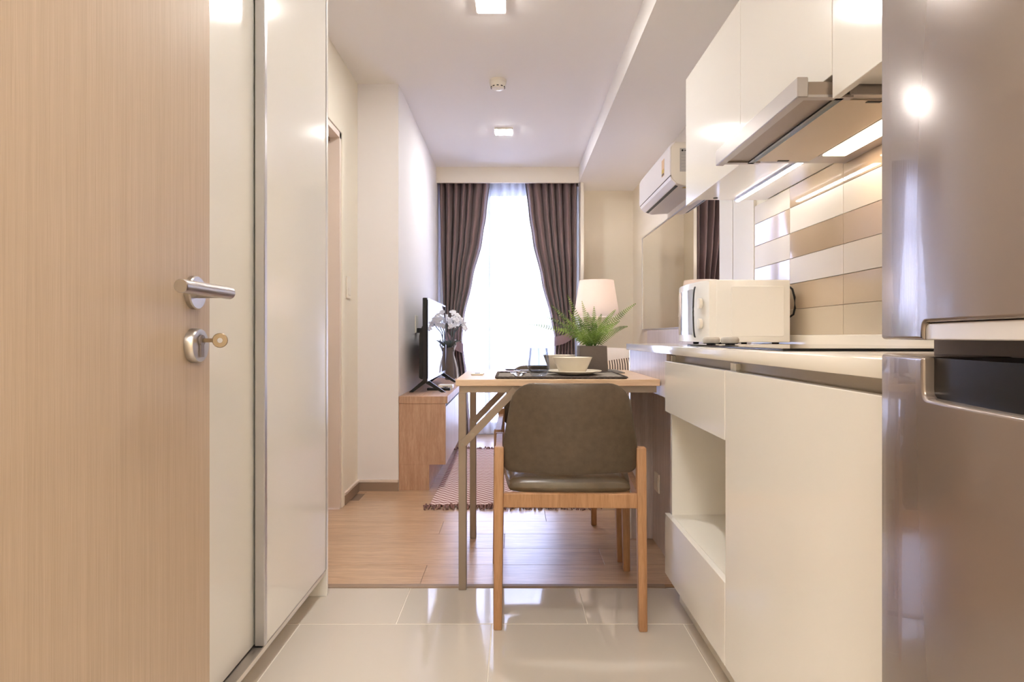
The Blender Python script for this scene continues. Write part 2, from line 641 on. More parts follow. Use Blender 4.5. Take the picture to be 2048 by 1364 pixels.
# ------------------------------------------------------------------ dimensions of the flat (metres, camera stands at the entrance)
ZC = 2.375          # ceiling
ZB = 2.24           # underside of beam and pelmet
XR = 1.10           # right wall
XT = -0.672         # television wall
XL = -0.911         # wall with the bathroom door
YE = 0.10           # entrance wall, inner face
YF = 5.78           # far wall
YT = 2.24           # where the tiles meet the laminate

# ------------------------------------------------------------------ floor
floor = struct('floor', box(-1.30, XR, -1.4, YT, -0.06, -0.0012), 'grout', 'grout bed under the polished beige hall tiles')
def tile_row(y0, y1, first):
    x = first
    while x < XR:
        a, b_ = max(x, -1.30), min(x + 0.6, XR)
        if b_ - a > 0.02:
            obj('tile', box(a + 0.0016, b_ - 0.0016, y0 + 0.0024, y1 - 0.0024, -0.02, 0.0, 0.0006), 'floor_tile', floor)
        x += 0.6
tile_row(1.957, YT - 0.004, -0.368 - 1.2)
for k in range(6):
    y1 = 1.957 - 0.6 * k
    tile_row(max(y1 - 0.6, -1.4), y1, (-0.668 - 1.2) if k % 2 == 0 else (-0.368 - 1.2))
floor_l = struct('floor', box(-1.30, XR, YT, YF + 0.10, -0.06, -0.012), 'base_taupe', 'screed under the pale laminate floor of the living room')
yy = YT + 0.03
r = 0
starts = [-1.55, -0.85, -1.25, -0.35 - 1.2, -1.05]
while yy < YF:
    x = starts[r % 5]
    while x < XR:
        a, b_ = max(x, XL - 0.12), min(x + 1.21, XR)
        if b_ - a > 0.03:
            obj('plank', box(a + 0.0006, b_ - 0.0006, yy + 0.0006, min(yy + 0.193, YF + 0.08) - 0.0006, -0.012, 0.0, 0.0008), 'wood_plank', floor_l)
        x += 1.21
    yy += 0.193
    r += 1
struct('trim_1', prism([(YT - 0.003, -0.01), (YT + 0.029, -0.01), (YT + 0.029, 0.002), (YT + 0.022, 0.004), (YT + 0.004, 0.004), (YT - 0.003, 0.002)], 'X', -0.911, 0.545),
       'base_taupe', 'slim threshold strip between tiles and laminate')

# ------------------------------------------------------------------ walls, ceiling
struct('ceiling', box(-1.42, XR + 0.12, -1.5, YF + 0.12, ZC, ZC + 0.10), 'paint_ceiling', 'flat white ceiling')
bmw = bm_new()
add_box(bmw, -1.42, -1.30, -1.5, 2.20, 0, ZC)
wall_left_near = struct('wall_left', bmw, 'paint_wall', 'cream wall behind the wardrobe')
# hall wall with the bathroom doorway
bmw = bm_new()
DY0, DY1, DZ = 2.46, 3.285, 1.965
add_box(bmw, XL - 0.11, XL, 2.195, DY0, 0, ZC)
add_box(bmw, XL - 0.11, XL, DY1, 3.65, 0, ZC)
add_box(bmw, XL - 0.11, XL, DY0, DY1, DZ, ZC)
add_box(bmw, -1.30, XL - 0.11, 2.195, 2.30, 0, ZC)
bmesh.ops.remove_doubles(bmw, verts=bmw.verts, dist=1e-5)
struct('wall_hall', bmw, 'paint_wall', 'cream hall wall with the bathroom doorway')
struct('wall_television', box(XL - 0.11, XT, 3.65, YF + 0.12, 0, ZC), 'paint_window_lit', 'pale wall behind the television, jutting into the room')
WIN_X0, WIN_X1, WIN_Z1 = -0.655, 0.58, 2.30
bmw = bm_new()
add_box(bmw, XT, WIN_X0, YF - 0.03, YF + 0.12, 0, ZC)
add_box(bmw, WIN_X0, WIN_X1, YF - 0.03, YF + 0.12, WIN_Z1, ZC)
add_box(bmw, WIN_X1, XR + 0.12, YF - 0.03, YF + 0.12, 0, ZC)
bmesh.ops.remove_doubles(bmw, verts=bmw.verts, dist=1e-5)
struct('wall_far', bmw, 'paint_wall', 'cream far wall around the balcony window')
wall_right = struct('wall_right', box(XR, XR + 0.12, -1.5, YF - 0.03, 0, ZC), 'paint_wall', 'cream right wall of kitchen and living room')
bmw = bm_new()
add_box(bmw, -1.30, -0.56, -0.03, YE, 0, ZC)
add_box(bmw, 0.40, XR, -0.03, YE, 0, ZC)
add_box(bmw, -0.56, 0.40, -0.03, YE, 2.06, ZC)
bmesh.ops.remove_doubles(bmw, verts=bmw.verts, dist=1e-5)
struct('wall_near', bmw, 'paint_wall', 'cream wall around the entrance door opening')
struct('wall_corridor', box(-1.30, XR, -1.5, -1.4, 0, ZC), 'paint_wall', 'cream corridor wall opposite the entrance')
struct('trim_2', box(0.57, XR, YE, YF - 0.03, ZB, ZC), 'paint_ceiling', 'dropped ceiling beam along the right wall')
bmw = bm_new()
add_box(bmw, XT, 0.585, 5.44, 5.465, ZB, ZC)
struct('trim_3', bmw, 'paint_wall', 'cream curtain pelmet hanging from the ceiling')
struct('trim_4', box(0.585, 0.612, 5.44, 5.75, 0, ZB), 'paint_wall', 'narrow cream side panel right of the curtains')
# flat white boards on the wall between the tiles and the mirror
pil = struct('trim_5', box(XR - 0.012, XR - 0.0005, 2.832, 3.096, 0.87, ZB, 0.001), 'white_board', 'white boards on the wall between kitchen tiles and mirror')
obj('panel', box(XR - 0.012, XR - 0.0005, 3.106, 3.300, 0.87, ZB, 0.001), 'white_board', pil)
obj('seam', box(XR - 0.006, XR - 0.0005, 3.096, 3.106, 0.87, ZB), 'dark_gap', pil)
# baseboards
def base_run(name, pts, label):
    """taupe skirting with a pale top edge along x/y runs; pts = (x0,x1,y0,y1)"""
    bmb = bm_new()
    add_box(bmb, *pts, 0, 0.05)
    o = struct(name, bmb, 'base_taupe', label)
    obj('cap', box(pts[0] - 0.0, pts[1] + 0.0, pts[2], pts[3], 0.05, 0.066, 0.002), 'door_frame', o)
    return o
base_run('baseboard_left', (XL, XL + 0.014, DY1 + 0.05, 3.636), 'taupe skirting with pale top edge beside the bathroom door')
base_run('baseboard_return', (XL, XT, 3.636, 3.65), 'taupe skirting with pale top edge on the wall return')

# ------------------------------------------------------------------ bathroom doorway (door_2) in the hall wall
d2 = struct('door_2', box(XL - 0.095, XL - 0.06, DY0 + 0.03, DY1 - 0.03, 0.008, DZ - 0.03, 0.002), 'door_leaf_white', 'pale bathroom door set back in its frame')
obj('jamb', box(XL - 0.11, XL + 0.006, DY1 - 0.03, DY1, 0, DZ, 0.001), 'door_frame', d2)
obj('jamb', box(XL - 0.11, XL + 0.006, DY0, DY0 + 0.03, 0, DZ, 0.001), 'door_frame', d2)
obj('header', box(XL - 0.11, XL + 0.006, DY0, DY1, DZ - 0.03, DZ, 0.001), 'door_frame', d2)
obj('stop', box(XL - 0.06, XL - 0.045, DY0 + 0.03, DY1 - 0.03, DZ - 0.045, DZ - 0.03), 'door_frame_shadow', d2)
obj('casing', box(XL, XL + 0.012, DY1, DY1 + 0.045, 0, DZ + 0.045, 0.002), 'paint_wall', d2)
obj('casing', box(XL, XL + 0.012, DY0 - 0.045, DY0, 0, DZ + 0.045, 0.002), 'paint_wall', d2)
obj('casing', box(XL, XL + 0.012, DY0, DY1, DZ, DZ + 0.045, 0.002), 'paint_wall', d2)

# ------------------------------------------------------------------ balcony window (window_1)
w1 = struct('window_1', box(WIN_X0, WIN_X1, 5.75, 5.82, 0.0, 0.045, 0.002), 'window_frame', 'full-height sliding balcony window with pale frame')
obj('frame_head', box(WIN_X0, WIN_X1, 5.76, 5.82, WIN_Z1 - 0.05, WIN_Z1, 0.002), 'window_frame', w1)
for x in (WIN_X0, WIN_X1 - 0.045):
    obj('frame_post', box(x, x + 0.045, 5.76, 5.82, 0.045, WIN_Z1 - 0.05, 0.002), 'window_frame', w1)
def sash(x0, x1, y):
    s = obj('sash', box(x0, x0 + 0.05, y, y + 0.03, 0.045, WIN_Z1 - 0.05, 0.002), 'window_frame', w1)
    obj('stile', box(x1 - 0.05, x1, y, y + 0.03, 0.045, WIN_Z1 - 0.05, 0.002), 'window_frame', s)
    obj('rail', box(x0 + 0.05, x1 - 0.05, y, y + 0.03, 0.045, 0.105, 0.002), 'window_frame', s)
    obj('rail', box(x0 + 0.05, x1 - 0.05, y, y + 0.03, WIN_Z1 - 0.10, WIN_Z1 - 0.05, 0.002), 'window_frame', s)
    obj('pane', box(x0 + 0.05, x1 - 0.05, y + 0.012, y + 0.018, 0.105, WIN_Z1 - 0.10), 'pane_glass', s)
sash(WIN_X0 + 0.045, -0.215, 5.765)
sash(-0.265, WIN_X1 - 0.045, 5.797)
obj('pull_handle', box(-0.240, -0.226, 5.735, 5.765, 1.36, 1.66, 0.003), 'bezel_silver', w1)

# balcony outside
bal = struct('balcony_floor', box(-1.6, 1.6, YF + 0.12, 7.0, -0.10, -0.01), 'concrete', 'grey balcony slab outside the window')
struct('balcony_soffit', box(-1.6, 1.6, YF + 0.12, 7.0, 2.36, 2.46), 'concrete', 'grey underside of the balcony above')
rl = thing('balcony_railing', (0, 6.93, -0.01), 'pale metal balcony railing seen faintly through the sheer curtain', 'railing')
obj('handrail', box(-1.6, 1.6, 6.90, 6.96, 0.95, 1.0, 0.004), 'railing_paint', rl)
obj('bottom_rail', box(-1.6, 1.6, 6.915, 6.945, 0.06, 0.09, 0.002), 'railing_paint', rl)
for k in range(23):
    x = -1.54 + k * 0.14
    obj('baluster', box(x - 0.008, x + 0.008, 6.92, 6.94, 0.09, 0.95), 'railing_paint', rl)
for x in (-1.58, 1.58):
    obj('post', box(x - 0.02, x + 0.02, 6.91, 6.95, -0.01, 0.95), 'railing_paint', rl)

# house across the street, pale behind the sheer
ob = thing('apartment_building', (0, 15.0, -9.0), 'pale apartment block across the street seen through the sheer curtain', 'building')
obj('wall', box(-9, 9, 15.0, 19.0, -9.0, 16.0), 'facade', ob)
for kz in range(-2, 5):
    z = 0.2 + kz * 3.0
    obj('balcony_slab', box(-9, 9, 14.2, 15.0, z - 0.25, z, 0.02), 'concrete', ob)
    for kx in range(-2, 3):
        x = kx * 2.6 + 0.4
        w_ = obj('window', box(x - 0.8, x + 0.8, 14.96, 15.02, z + 0.3, z + 2.2, 0.01), 'window_frame', ob)
        obj('pane', box(x - 0.72, x + 0.72, 14.94, 14.965, z + 0.38, z + 2.12), 'far_glass', w_)

# ------------------------------------------------------------------ entrance door (door_1), standing open on the left
DX = -0.498
door = struct('door_1', box(DX - 0.04, DX, 0.135, 1.025, 0.008, 2.04, 0.001), 'wood_door', 'open wooden entrance door with fine vertical grain and steel lever handle')
HY, HZ = 0.970, 0.968
hd = obj('rosette', lathe([(0.0005, 0), (0.026, 0), (0.026, 0.007), (0.0245, 0.009), (0.0005, 0.009)], DX, HY, HZ, 32, 'X'), 'steel_brushed', door, True)
obj('lever_neck', lathe([(0.0085, 0.008), (0.0085, 0.055)], DX, HY, HZ, 16, 'X'), 'steel_brushed', hd, True)
obj('lever_bar', lathe([(0.0005, 0.012), (0.0087, 0.012), (0.0095, 0.011), (0.0095, -0.132), (0.0087, -0.133), (0.0005, -0.133)], DX + 0.052, HY, HZ, 28, 'Y'), 'steel_brushed', hd, True)
KZ = HZ - 0.082
es = obj('escutcheon', lathe([(0.0005, 0), (0.027, 0), (0.027, 0.010), (0.025, 0.013), (0.0005, 0.013)], DX, HY, KZ, 32, 'X'), 'steel_brushed', door, True)
bmk = bm_new()
add_lathe(bmk, [(0.0005, 0.0131), (0.0085, 0.0131), (0.0085, 0.016), (0.0005, 0.016)], DX, HY, KZ + 0.008, 20, 'X')
add_box(bmk, DX + 0.0131, DX + 0.0158, HY - 0.0048, HY + 0.0048, KZ - 0.018, KZ + 0.004)
obj('lock_cylinder', bmk, 'fridge_body', es, True)
key = thing('key', (DX + 0.016, HY, KZ + 0.008), 'small brass key standing in the lock of the wooden entrance door', 'key')
obj('blade', box(DX + 0.0162, DX + 0.036, HY - 0.001, HY + 0.001, KZ + 0.005, KZ + 0.011), 'key_metal', key)
bow = lathe([(0.004, -0.0012), (0.0105, -0.0012), (0.0115, 0), (0.0105, 0.0012), (0.004, 0.0012)], 0, 0, 0, 20, 'Y', closed=True)
bmesh.ops.rotate(bow, verts=bow.verts, cent=(0, 0, 0), matrix=Matrix.Rotation(math.radians(12), 3, 'Z'))
bmesh.ops.translate(bow, verts=bow.verts, vec=(DX + 0.044, HY - 0.003, KZ + 0.008))
obj('bow', bow, 'key_metal', key, True)

# ------------------------------------------------------------------ wardrobe with two sliding doors
WX = -0.648
wd = thing('wardrobe', (-0.97, 1.58, 0), 'tall glossy cream wardrobe with two sliding doors behind the wooden door', 'wardrobe')
bmc = bm_new()
add_box(bmc, -1.295, WX, 2.162, 2.182, 0, ZC - 0.004)
add_box(bmc, -1.295, -0.70, 0.96, 0.98, 0, ZC - 0.004)
obj('side_panel', box(-1.295, WX + 0.001, 2.164, 2.182, 0, ZC - 0.004, 0.001), 'gloss_white', wd)
obj('side_panel', box(-1.295, -0.70, 0.96, 0.98, 0, ZC - 0.004, 0.001), 'gloss_white', wd)
bmc.free()
obj('plinth', box(-1.29, -0.710, 0.98, 2.164, 0, 0.075), 'gloss_white', wd)
obj('base_board', box(-1.29, -0.652, 0.98, 2.164, 0.076, 0.090), 'white_board', wd)
obj('track', box(-0.700, -0.650, 0.98, 2.164, 0.090, 0.094), 'aluminium', wd)
obj('track', box(-0.69, -0.652, 0.98, 2.164, ZC - 0.03, ZC - 0.005), 'aluminium', wd)
obj('back_panel', box(-1.295, -1.285, 0.98, 2.164, 0.09, ZC - 0.005), 'white_board', wd)
def sliding(y0, y1, xf, near_profile):
    d = obj('sliding_door', box(xf - 0.020, xf, y0 + 0.016, y1 - 0.004, 0.096, ZC - 0.02, 0.001), 'gloss_white', wd)
    obj('edge_profile', box(xf - 0.023, xf + 0.003, y0, y0 + 0.018, 0.096, ZC - 0.02, 0.002), 'aluminium_light', d)
    obj('edge_profile', box(xf - 0.023, xf + 0.003, y1 - 0.006, y1, 0.096, ZC - 0.02, 0.001), 'aluminium_light', d)
    return d
sliding(1.620, 2.162, WX, True)
sliding(0.985, 1.66, WX - 0.028, True)

# ------------------------------------------------------------------ refrigerator, near right
FX = 0.450
fr = thing('refrigerator', (0.78, 0.465, 0), 'taupe metallic two-door refrigerator standing nearest the camera', 'refrigerator')
Y0, Y1 = 0.165, 0.765
obj('body', box(FX + 0.062, 1.085, Y0, Y1, 0.02, 1.46, 0.004), 'fridge_body', fr)
for yy in (Y0 + 0.06, Y1 - 0.06):
    for xx in (FX + 0.12, 1.03):
        obj('foot', lathe([(0.018, 0), (0.018, 0.02)], xx, yy, 0.0, 12), 'black_plastic', fr)
def rounded(poly, rad, seg=5):
    """round the corners of a polygon; rad = list of radii per corner"""
    out = []
    n = len(poly)
    for i, p in enumerate(poly):
        r_ = rad[i]
        p = Vector(p)
        if r_ <= 0:
            out.append(tuple(p)); continue
        a = (Vector(poly[i - 1]) - p).normalized()
        b_ = (Vector(poly[(i + 1) % n]) - p).normalized()
        for k in range(seg + 1):
            t = k / seg
            q = p + a * r_ * (1 - t) ** 2 + b_ * r_ * t ** 2
            out.append(tuple(q))
    return out
NY0, NY1 = 0.225, 0.632
def bow(bm, sag=0.066):
    """bend a door panel so that its front bulges gently towards the room"""
    yc, hw = 0.365, 0.400
    for k in range(1, 24):
        y = Y0 + (Y1 - Y0) * k / 24
        bmesh.ops.bisect_plane(bm, geom=list(bm.verts) + list(bm.edges) + list(bm.faces), plane_co=(0, y, 0), plane_no=(0, 1, 0))
    for y in (NY0 - 0.014, NY1 + 0.014, Y0 + 0.012, Y1 - 0.012):
        bmesh.ops.bisect_plane(bm, geom=list(bm.verts) + list(bm.edges) + list(bm.faces), plane_co=(0, y, 0), plane_no=(0, 1, 0))
    for z in (0.06, 0.25, 0.45, 0.65, 0.78, 0.822, 0.8295, 0.923, 0.931, 0.96, 1.05, 1.2, 1.35, 1.45):
        bmesh.ops.bisect_plane(bm, geom=list(bm.verts) + list(bm.edges) + list(bm.faces), plane_co=(0, 0, z), plane_no=(0, 0, 1))
    for v in bm.verts:
        if v.co.x < FX + 0.04:
            v.co.x -= sag * (1 - min(1, abs(v.co.y - yc) / hw) ** 2)
    return bm
def door_normals(o):
    """smooth shading that follows the bowed front exactly"""
    me = o.data
    off = root_loc(o)
    ns = []
    for v in me.vertices:
        w = v.co + off
        t = (w.y - 0.365) / 0.400
        if abs(w.x - (FX - 0.066 * (1 - min(1, abs(t)) ** 2))) < 2e-4:
            g = 2 * 0.066 * t / 0.400
            ns.append(Vector((-1, g, 0)).normalized())
        else:
            ns.append(v.normal.copy())
    me.normals_split_custom_set_from_vertices(ns)
lo = rounded([(Y0, 0.045), (Y1, 0.045), (Y1, 0.8795), (NY1, 0.8795), (NY1, 0.838), (NY0, 0.838), (NY0, 0.8795), (Y0, 0.8795)],
             [0.008, 0.008, 0.006, 0.004, 0.010, 0.010, 0.004, 0.006])
ld = obj('lower_door', bow(prism(lo, 'X', FX, FX + 0.058, 0.004, 3)), 'fridge_door', fr, True, angle=50)
door_normals(ld)
obj('grip_recess', bow(prism(rounded([(NY0 - 0.003, 0.836), (NY1 + 0.003, 0.836), (NY1 + 0.003, 0.8785), (NY0 - 0.003, 0.8785)], [0.01, 0.01, 0, 0]), 'X', FX + 0.012, FX + 0.056)), 'recess_black', ld, True, angle=40)
up = rounded([(Y0, 0.8965), (NY0, 0.8965), (NY0, 0.9140), (NY1, 0.9140), (NY1, 0.8965), (Y1, 0.8965), (Y1, 1.46), (Y0, 1.46)],
             [0.006, 0.002, 0.008, 0.008, 0.002, 0.006, 0.008, 0.008])
ud = obj('upper_door', bow(prism(up, 'X', FX, FX + 0.058, 0.004, 3)), 'fridge_door', fr, True, angle=50)
door_normals(ud)
hs = rounded([(NY0 + 0.001, 0.8968), (NY1 - 0.001, 0.8968), (NY1 - 0.001, 0.9130), (NY0 + 0.001, 0.9130)], [0.0, 0.0, 0.007, 0.007])
obj('handle_strip', bow(prism(hs, 'X', FX + 0.003, FX + 0.05, 0.001, 1)), 'fridge_handle', ud, True, angle=40)

# ------------------------------------------------------------------ kitchen base units
KX = 0.514
def base_unit_body(parent, y0, y1, open_from=None):
    obj('side', box(KX + 0.020, 1.09, y0, y0 + 0.018, 0.09, 0.835), 'gloss_white', parent)
    obj('side', box(KX + 0.020, 1.09, y1 - 0.018, y1, 0.09, 0.835), 'gloss_white', parent)
    obj('bottom', box(KX + 0.020, 1.09, y0 + 0.018, y1 - 0.018, 0.09, 0.108), 'white_board', parent)
    obj('back', box(1.08, 1.09, y0 + 0.018, y1 - 0.018, 0.108, 0.835), 'white_board', parent)
    obj('grip_channel', box(KX + 0.032, KX + 0.060, y0 + 0.001, y1 - 0.001, 0.785, 0.8405), 'channel', parent)
    obj('plinth', box(KX + 0.050, KX + 0.066, y0, y1, 0.0, 0.088), 'white_board', parent)
u1 = thing('base_cabinet', (0.8, 1.15, 0), 'glossy cream base cabinet with one tall door beside the refrigerator', 'cabinet')
base_unit_body(u1, 0.780, 1.518)
obj('door', box(KX, KX + 0.018, 0.783, 1.5165, 0.098, 0.817, 0.0012), 'gloss_white', u1)
u2 = thing('drawer_cabinet', (0.8, 1.82, 0), 'glossy cream base cabinet with two drawers around an open niche', 'cabinet')
base_unit_body(u2, 1.520, 2.122)
obj('upper_drawer', box(KX, KX + 0.018, 1.5215, 2.121, 0.647, 0.817, 0.0012), 'gloss_white', u2)
obj('lower_drawer', box(KX, KX + 0.018, 1.5215, 2.121, 0.098, 0.302, 0.0012), 'gloss_white', u2)
obj('niche_floor', box(KX + 0.019, 1.08, 1.538, 2.104, 0.284, 0.300), 'white_board', u2)
obj('niche_top', box(KX + 0.019, 1.08, 1.538, 2.104, 0.650, 0.666), 'white_board', u2)
obj('niche_back', box(0.86, 0.87, 1.538, 2.104, 0.300, 0.650), 'white_board', u2)

# desk extension under the far end of the worktop
dk = thing('worktop_support', (0.80, 2.46, 0), 'pale wood panelled support under the far end of the worktop', 'panel')
obj('apron', box(0.520, 0.538, 2.124, 2.780, 0.690, 0.8405, 0.001), 'wood_pale', dk)
obj('lower_panel', box(0.620, 0.638, 2.124, 2.782, 0.0, 0.8405), 'wood_pale', dk)
obj('end_panel', box(0.524, 1.095, 2.782, 2.800, 0.0, 0.8405, 0.001), 'wood_pale', dk)
obj('edge_band', box(0.519, 0.5245, 2.781, 2.801, 0.0, 0.8405, 0.001), 'gloss_white', dk)
ol = thing('wall_socket', (0.6195, 2.68, 0.235), 'white socket plate low on the wood panel under the table', 'socket')
obj('plate', box(0.612, 0.6195, 2.64, 2.72, 0.235, 0.315, 0.002), 'plastic_white', ol)
obj('insert', box(0.6105, 0.612, 2.655, 2.705, 0.25, 0.30, 0.001), 'plastic_white', ol)

# worktop
wt = thing('worktop', (0.8, 1.79, 0.842), 'long white kitchen worktop carrying hob and microwave', 'worktop')
obj('slab', box(0.505, XR - 0.001, 0.775, 2.802, 0.8415, 0.869, 0.003, 2), 'counter', wt, True)
tag(obj('upstand', box(1.075, XR - 0.001, 0.775, 2.828, 0.8692, 0.906, 0.002), 'counter'), 'low white upstand strip between worktop and wall tiles', 'upstand')

# backsplash tiles (pieces of the right wall): rows of 10 cm, glossy tan and matt light
rows = 6
for rr in range(rows):
    z0 = 0.9065 + 0.10 * rr
    z1 = min(z0 + 0.0985, 1.488)
    edges = [2.829, 2.468, 2.068, 1.668, 1.268, 0.868, 0.78]
    for k in range(len(edges) - 1):
        a, b_ = edges[k + 1], edges[k]
        right = k > 0
        glossy = (rr % 2 == 1) if right else (rr % 2 == 0)
        mt = 'tile_tan' if glossy else ('tile_dusk' if rr == 0 else 'tile_light')
        obj('tile', box(XR - 0.009, XR + 0.001, a + 0.0008, b_ - 0.0008, z0, z1, 0.0008), mt, wall_right)

# ------------------------------------------------------------------ wall cabinets
UX, UZ1 = 0.745, 2.010
def wall_unit(name, y0, y1, zd, zb, label):
    u = thing(name, ((UX + XR) / 2, (y0 + y1) / 2, zb), label, 'cabinet', 'cream wall cabinets over the worktop')
    obj('body', box(UX + 0.020, XR - 0.0095, y0 + 0.0005, y1 - 0.0005, zb, UZ1, 0.001), 'gloss_white', u)
    obj('door', box(UX, UX + 0.018, y0 + 0.0015, y1 - 0.0015, zd, UZ1, 0.0012), 'gloss_white', u)
    return u
c1 = wall_unit('wall_cabinet', 2.053, 2.702, 1.466, 1.490, 'glossy cream wall cabinet farthest from the camera, above the microwave')
obj('hinge_hole', lathe([(0.010, -0.001), (0.010, 0.002)], 0.86, 2.66, 1.4885, 10), 'dark_gap', c1)
wall_unit('wall_cabinet', 1.462, 2.053, 1.512, 1.516, 'glossy cream wall cabinet directly over the extractor hood')
wall_unit('wall_cabinet', 0.780, 1.462, 1.456, 1.490, 'glossy cream wall cabinet nearest the refrigerator')
lb = thing('led_bar', (0.96, 2.47, 1.480), 'lit slim light bar under the far wall cabinet', 'light')
obj('housing', box(0.950, 0.972, 2.075, 2.690, 1.482, 1.4895), 'aluminium_light', lb)
obj('diffuser', box(0.955, 0.967, 2.080, 2.685, 1.4785, 1.4822), 'led', lb)

# extractor hood
hd_ = thing('extractor_hood', (0.87, 1.757, 1.462), 'slim pull-out extractor hood in grey metal with lit lamp', 'hood')
HY0, HY1 = 1.466, 2.050
obj('housing', box(0.790, XR - 0.010, HY0, HY1, 1.468, 1.514, 0.002), 'hood_metal', hd_)
obj('front_bar', box(0.664, 0.690, HY0 - 0.004, HY1 + 0.004, 1.460, 1.508, 0.002), 'hood_metal', hd_)
tr_ = obj('tray', box(0.690, 0.762, HY0 + 0.006, HY1 - 0.006, 1.468, 1.500), 'hood_tray', hd_)
for y in (HY0 + 0.004, HY1 - 0.024):
    obj('rail', box(0.690, 0.800, y, y + 0.020, 1.463, 1.469), 'hood_metal', tr_)
obj('glass_edge', box(0.762, 0.770, HY0 + 0.012, HY1 - 0.012, 1.463, 1.500), 'black_gloss', hd_)
obj('glass_edge', box(0.770, 0.782, HY0 + 0.012, HY1 - 0.012, 1.463, 1.472), 'hood_glass', hd_)
ft = obj('filter', box(0.786, 0.955, HY0 + 0.030, HY1 - 0.030, 1.4655, 1.469, 0.001), 'hood_filter', hd_)
for y in (HY0 + 0.034, HY1 - 0.044):
    obj('latch', box(0.850, 0.885, y, y + 0.010, 1.4640, 1.4657), 'dark_gap', ft)
obj('lamp_frame', box(0.958, 1.042, HY0 + 0.02, HY1 - 0.085, 1.4660, 1.4685), 'aluminium', hd_)
obj('lamp_lens', box(0.966, 1.036, HY0 + 0.03, HY1 - 0.098, 1.4640, 1.4662), 'hood_lens', hd_)

# ------------------------------------------------------------------ hob and microwave
hb = thing('hob', (0.80, 1.66, 0.869), 'black glass hob plate with two grey knobs set on the worktop', 'hob')
obj('plate', box(0.560, 1.040, 1.300, 2.020, 0.8692, 0.8752, 0.002), 'black_gloss', hb)
for (x, y) in ((0.618, 1.955), (0.660, 1.905)):
    kb = obj('knob', lathe([(0.022, 0.000), (0.026, 0.003), (0.027, 0.012), (0.025, 0.018), (0.022, 0.021), (0.001, 0.022)], x, y, 0.8775, 24), 'appliance_grey', hb, True)
    obj('shaft', lathe([(0.014, 0), (0.014, 0.004)], x, y, 0.8745, 16), 'black_plastic', kb)

mw = thing('microwave', (0.89, 2.55, 0.869), 'small white microwave oven on the worktop under the wall cabinet', 'microwave')
MY0, MY1, MZ0, MZ1 = 2.360, 2.790, 0.8775, 1.115
mb = obj('body', box(0.765, 1.046, MY0, MY1, MZ0, MZ1, 0.006, 2), 'appliance_white', mw, True)
pan = rounded([(0.822, MZ0 + 0.022), (1.022, MZ0 + 0.022), (1.022, MZ1 - 0.024), (0.822, MZ1 - 0.024)], [0.008] * 4)
obj('side_panel', prism(pan, 'Y', MY0 - 0.0022, MY0 + 0.002, 0.0018, 1), 'appliance_white', mb)
# bulged front: plan profile in x/y, extruded up
fp = []
for k in range(13):
    t = k / 12
    fp.append((0.762 - 0.052 * math.sin(PI * (0.10 + 0.80 * t)) ** 0.7, MY0 + (MY1 - MY0) * t))
fp = [(0.766, MY0 + 0.001)] + fp + [(0.766, MY1 - 0.001)]
fdoor = obj('front', prism(fp, 'Z', MZ0 + 0.001, MZ1 - 0.001, 0.003, 2), 'appliance_white', mw, True, angle=50)
gp = []
for k in range(9):
    t = 0.30 + 0.62 * k / 8
    gp.append((0.7595 - 0.052 * math.sin(PI * (0.10 + 0.80 * t)) ** 0.7, MY0 + (MY1 - MY0) * t))
gp = gp + [(x + 0.003, y) for x, y in reversed(gp)]
obj('window', prism(gp, 'Z', MZ0 + 0.030, MZ1 - 0.028), 'microwave_window', fdoor, True, angle=50)
hp = []
for k in range(17):
    a = PI * k / 16
    hp.append((0.716 - 0.016 * math.sin(a), MY0 + 0.105 - 0.030 * math.sin(a), (MZ0 + MZ1) / 2 - 0.098 * math.cos(a)))
obj('handle', tube(hp, 0.0032, 8), 'black_plastic', fdoor, True)
for z in (MZ0 + 0.150, MZ0 + 0.072):
    obj('dial', lathe([(0.020, 0), (0.020, 0.012), (0.016, 0.014), (0.001, 0.014)], 0.7255 - 0.014, MY0 + 0.048, z, 20, 'X'), 'plastic_white', fdoor, True)
for x in (0.80, 1.01):
    for y in (MY0 + 0.05, MY1 - 0.05):
        obj('foot', lathe([(0.012, 0), (0.014, 0.009)], x, y, 0.869, 12), 'black_plastic', mw)
cb = [(1.046, 2.425, 1.098), (1.062, 2.420, 1.098), (1.076, 2.412, 1.083), (1.083, 2.408, 1.05), (1.084, 2.408, 1.01), (1.079, 2.410, 0.985), (1.066, 2.418, 0.974), (1.046, 2.425, 0.974)]
obj('power_cable', tube(cb, 0.004, 8), 'cable_black', mw, True)

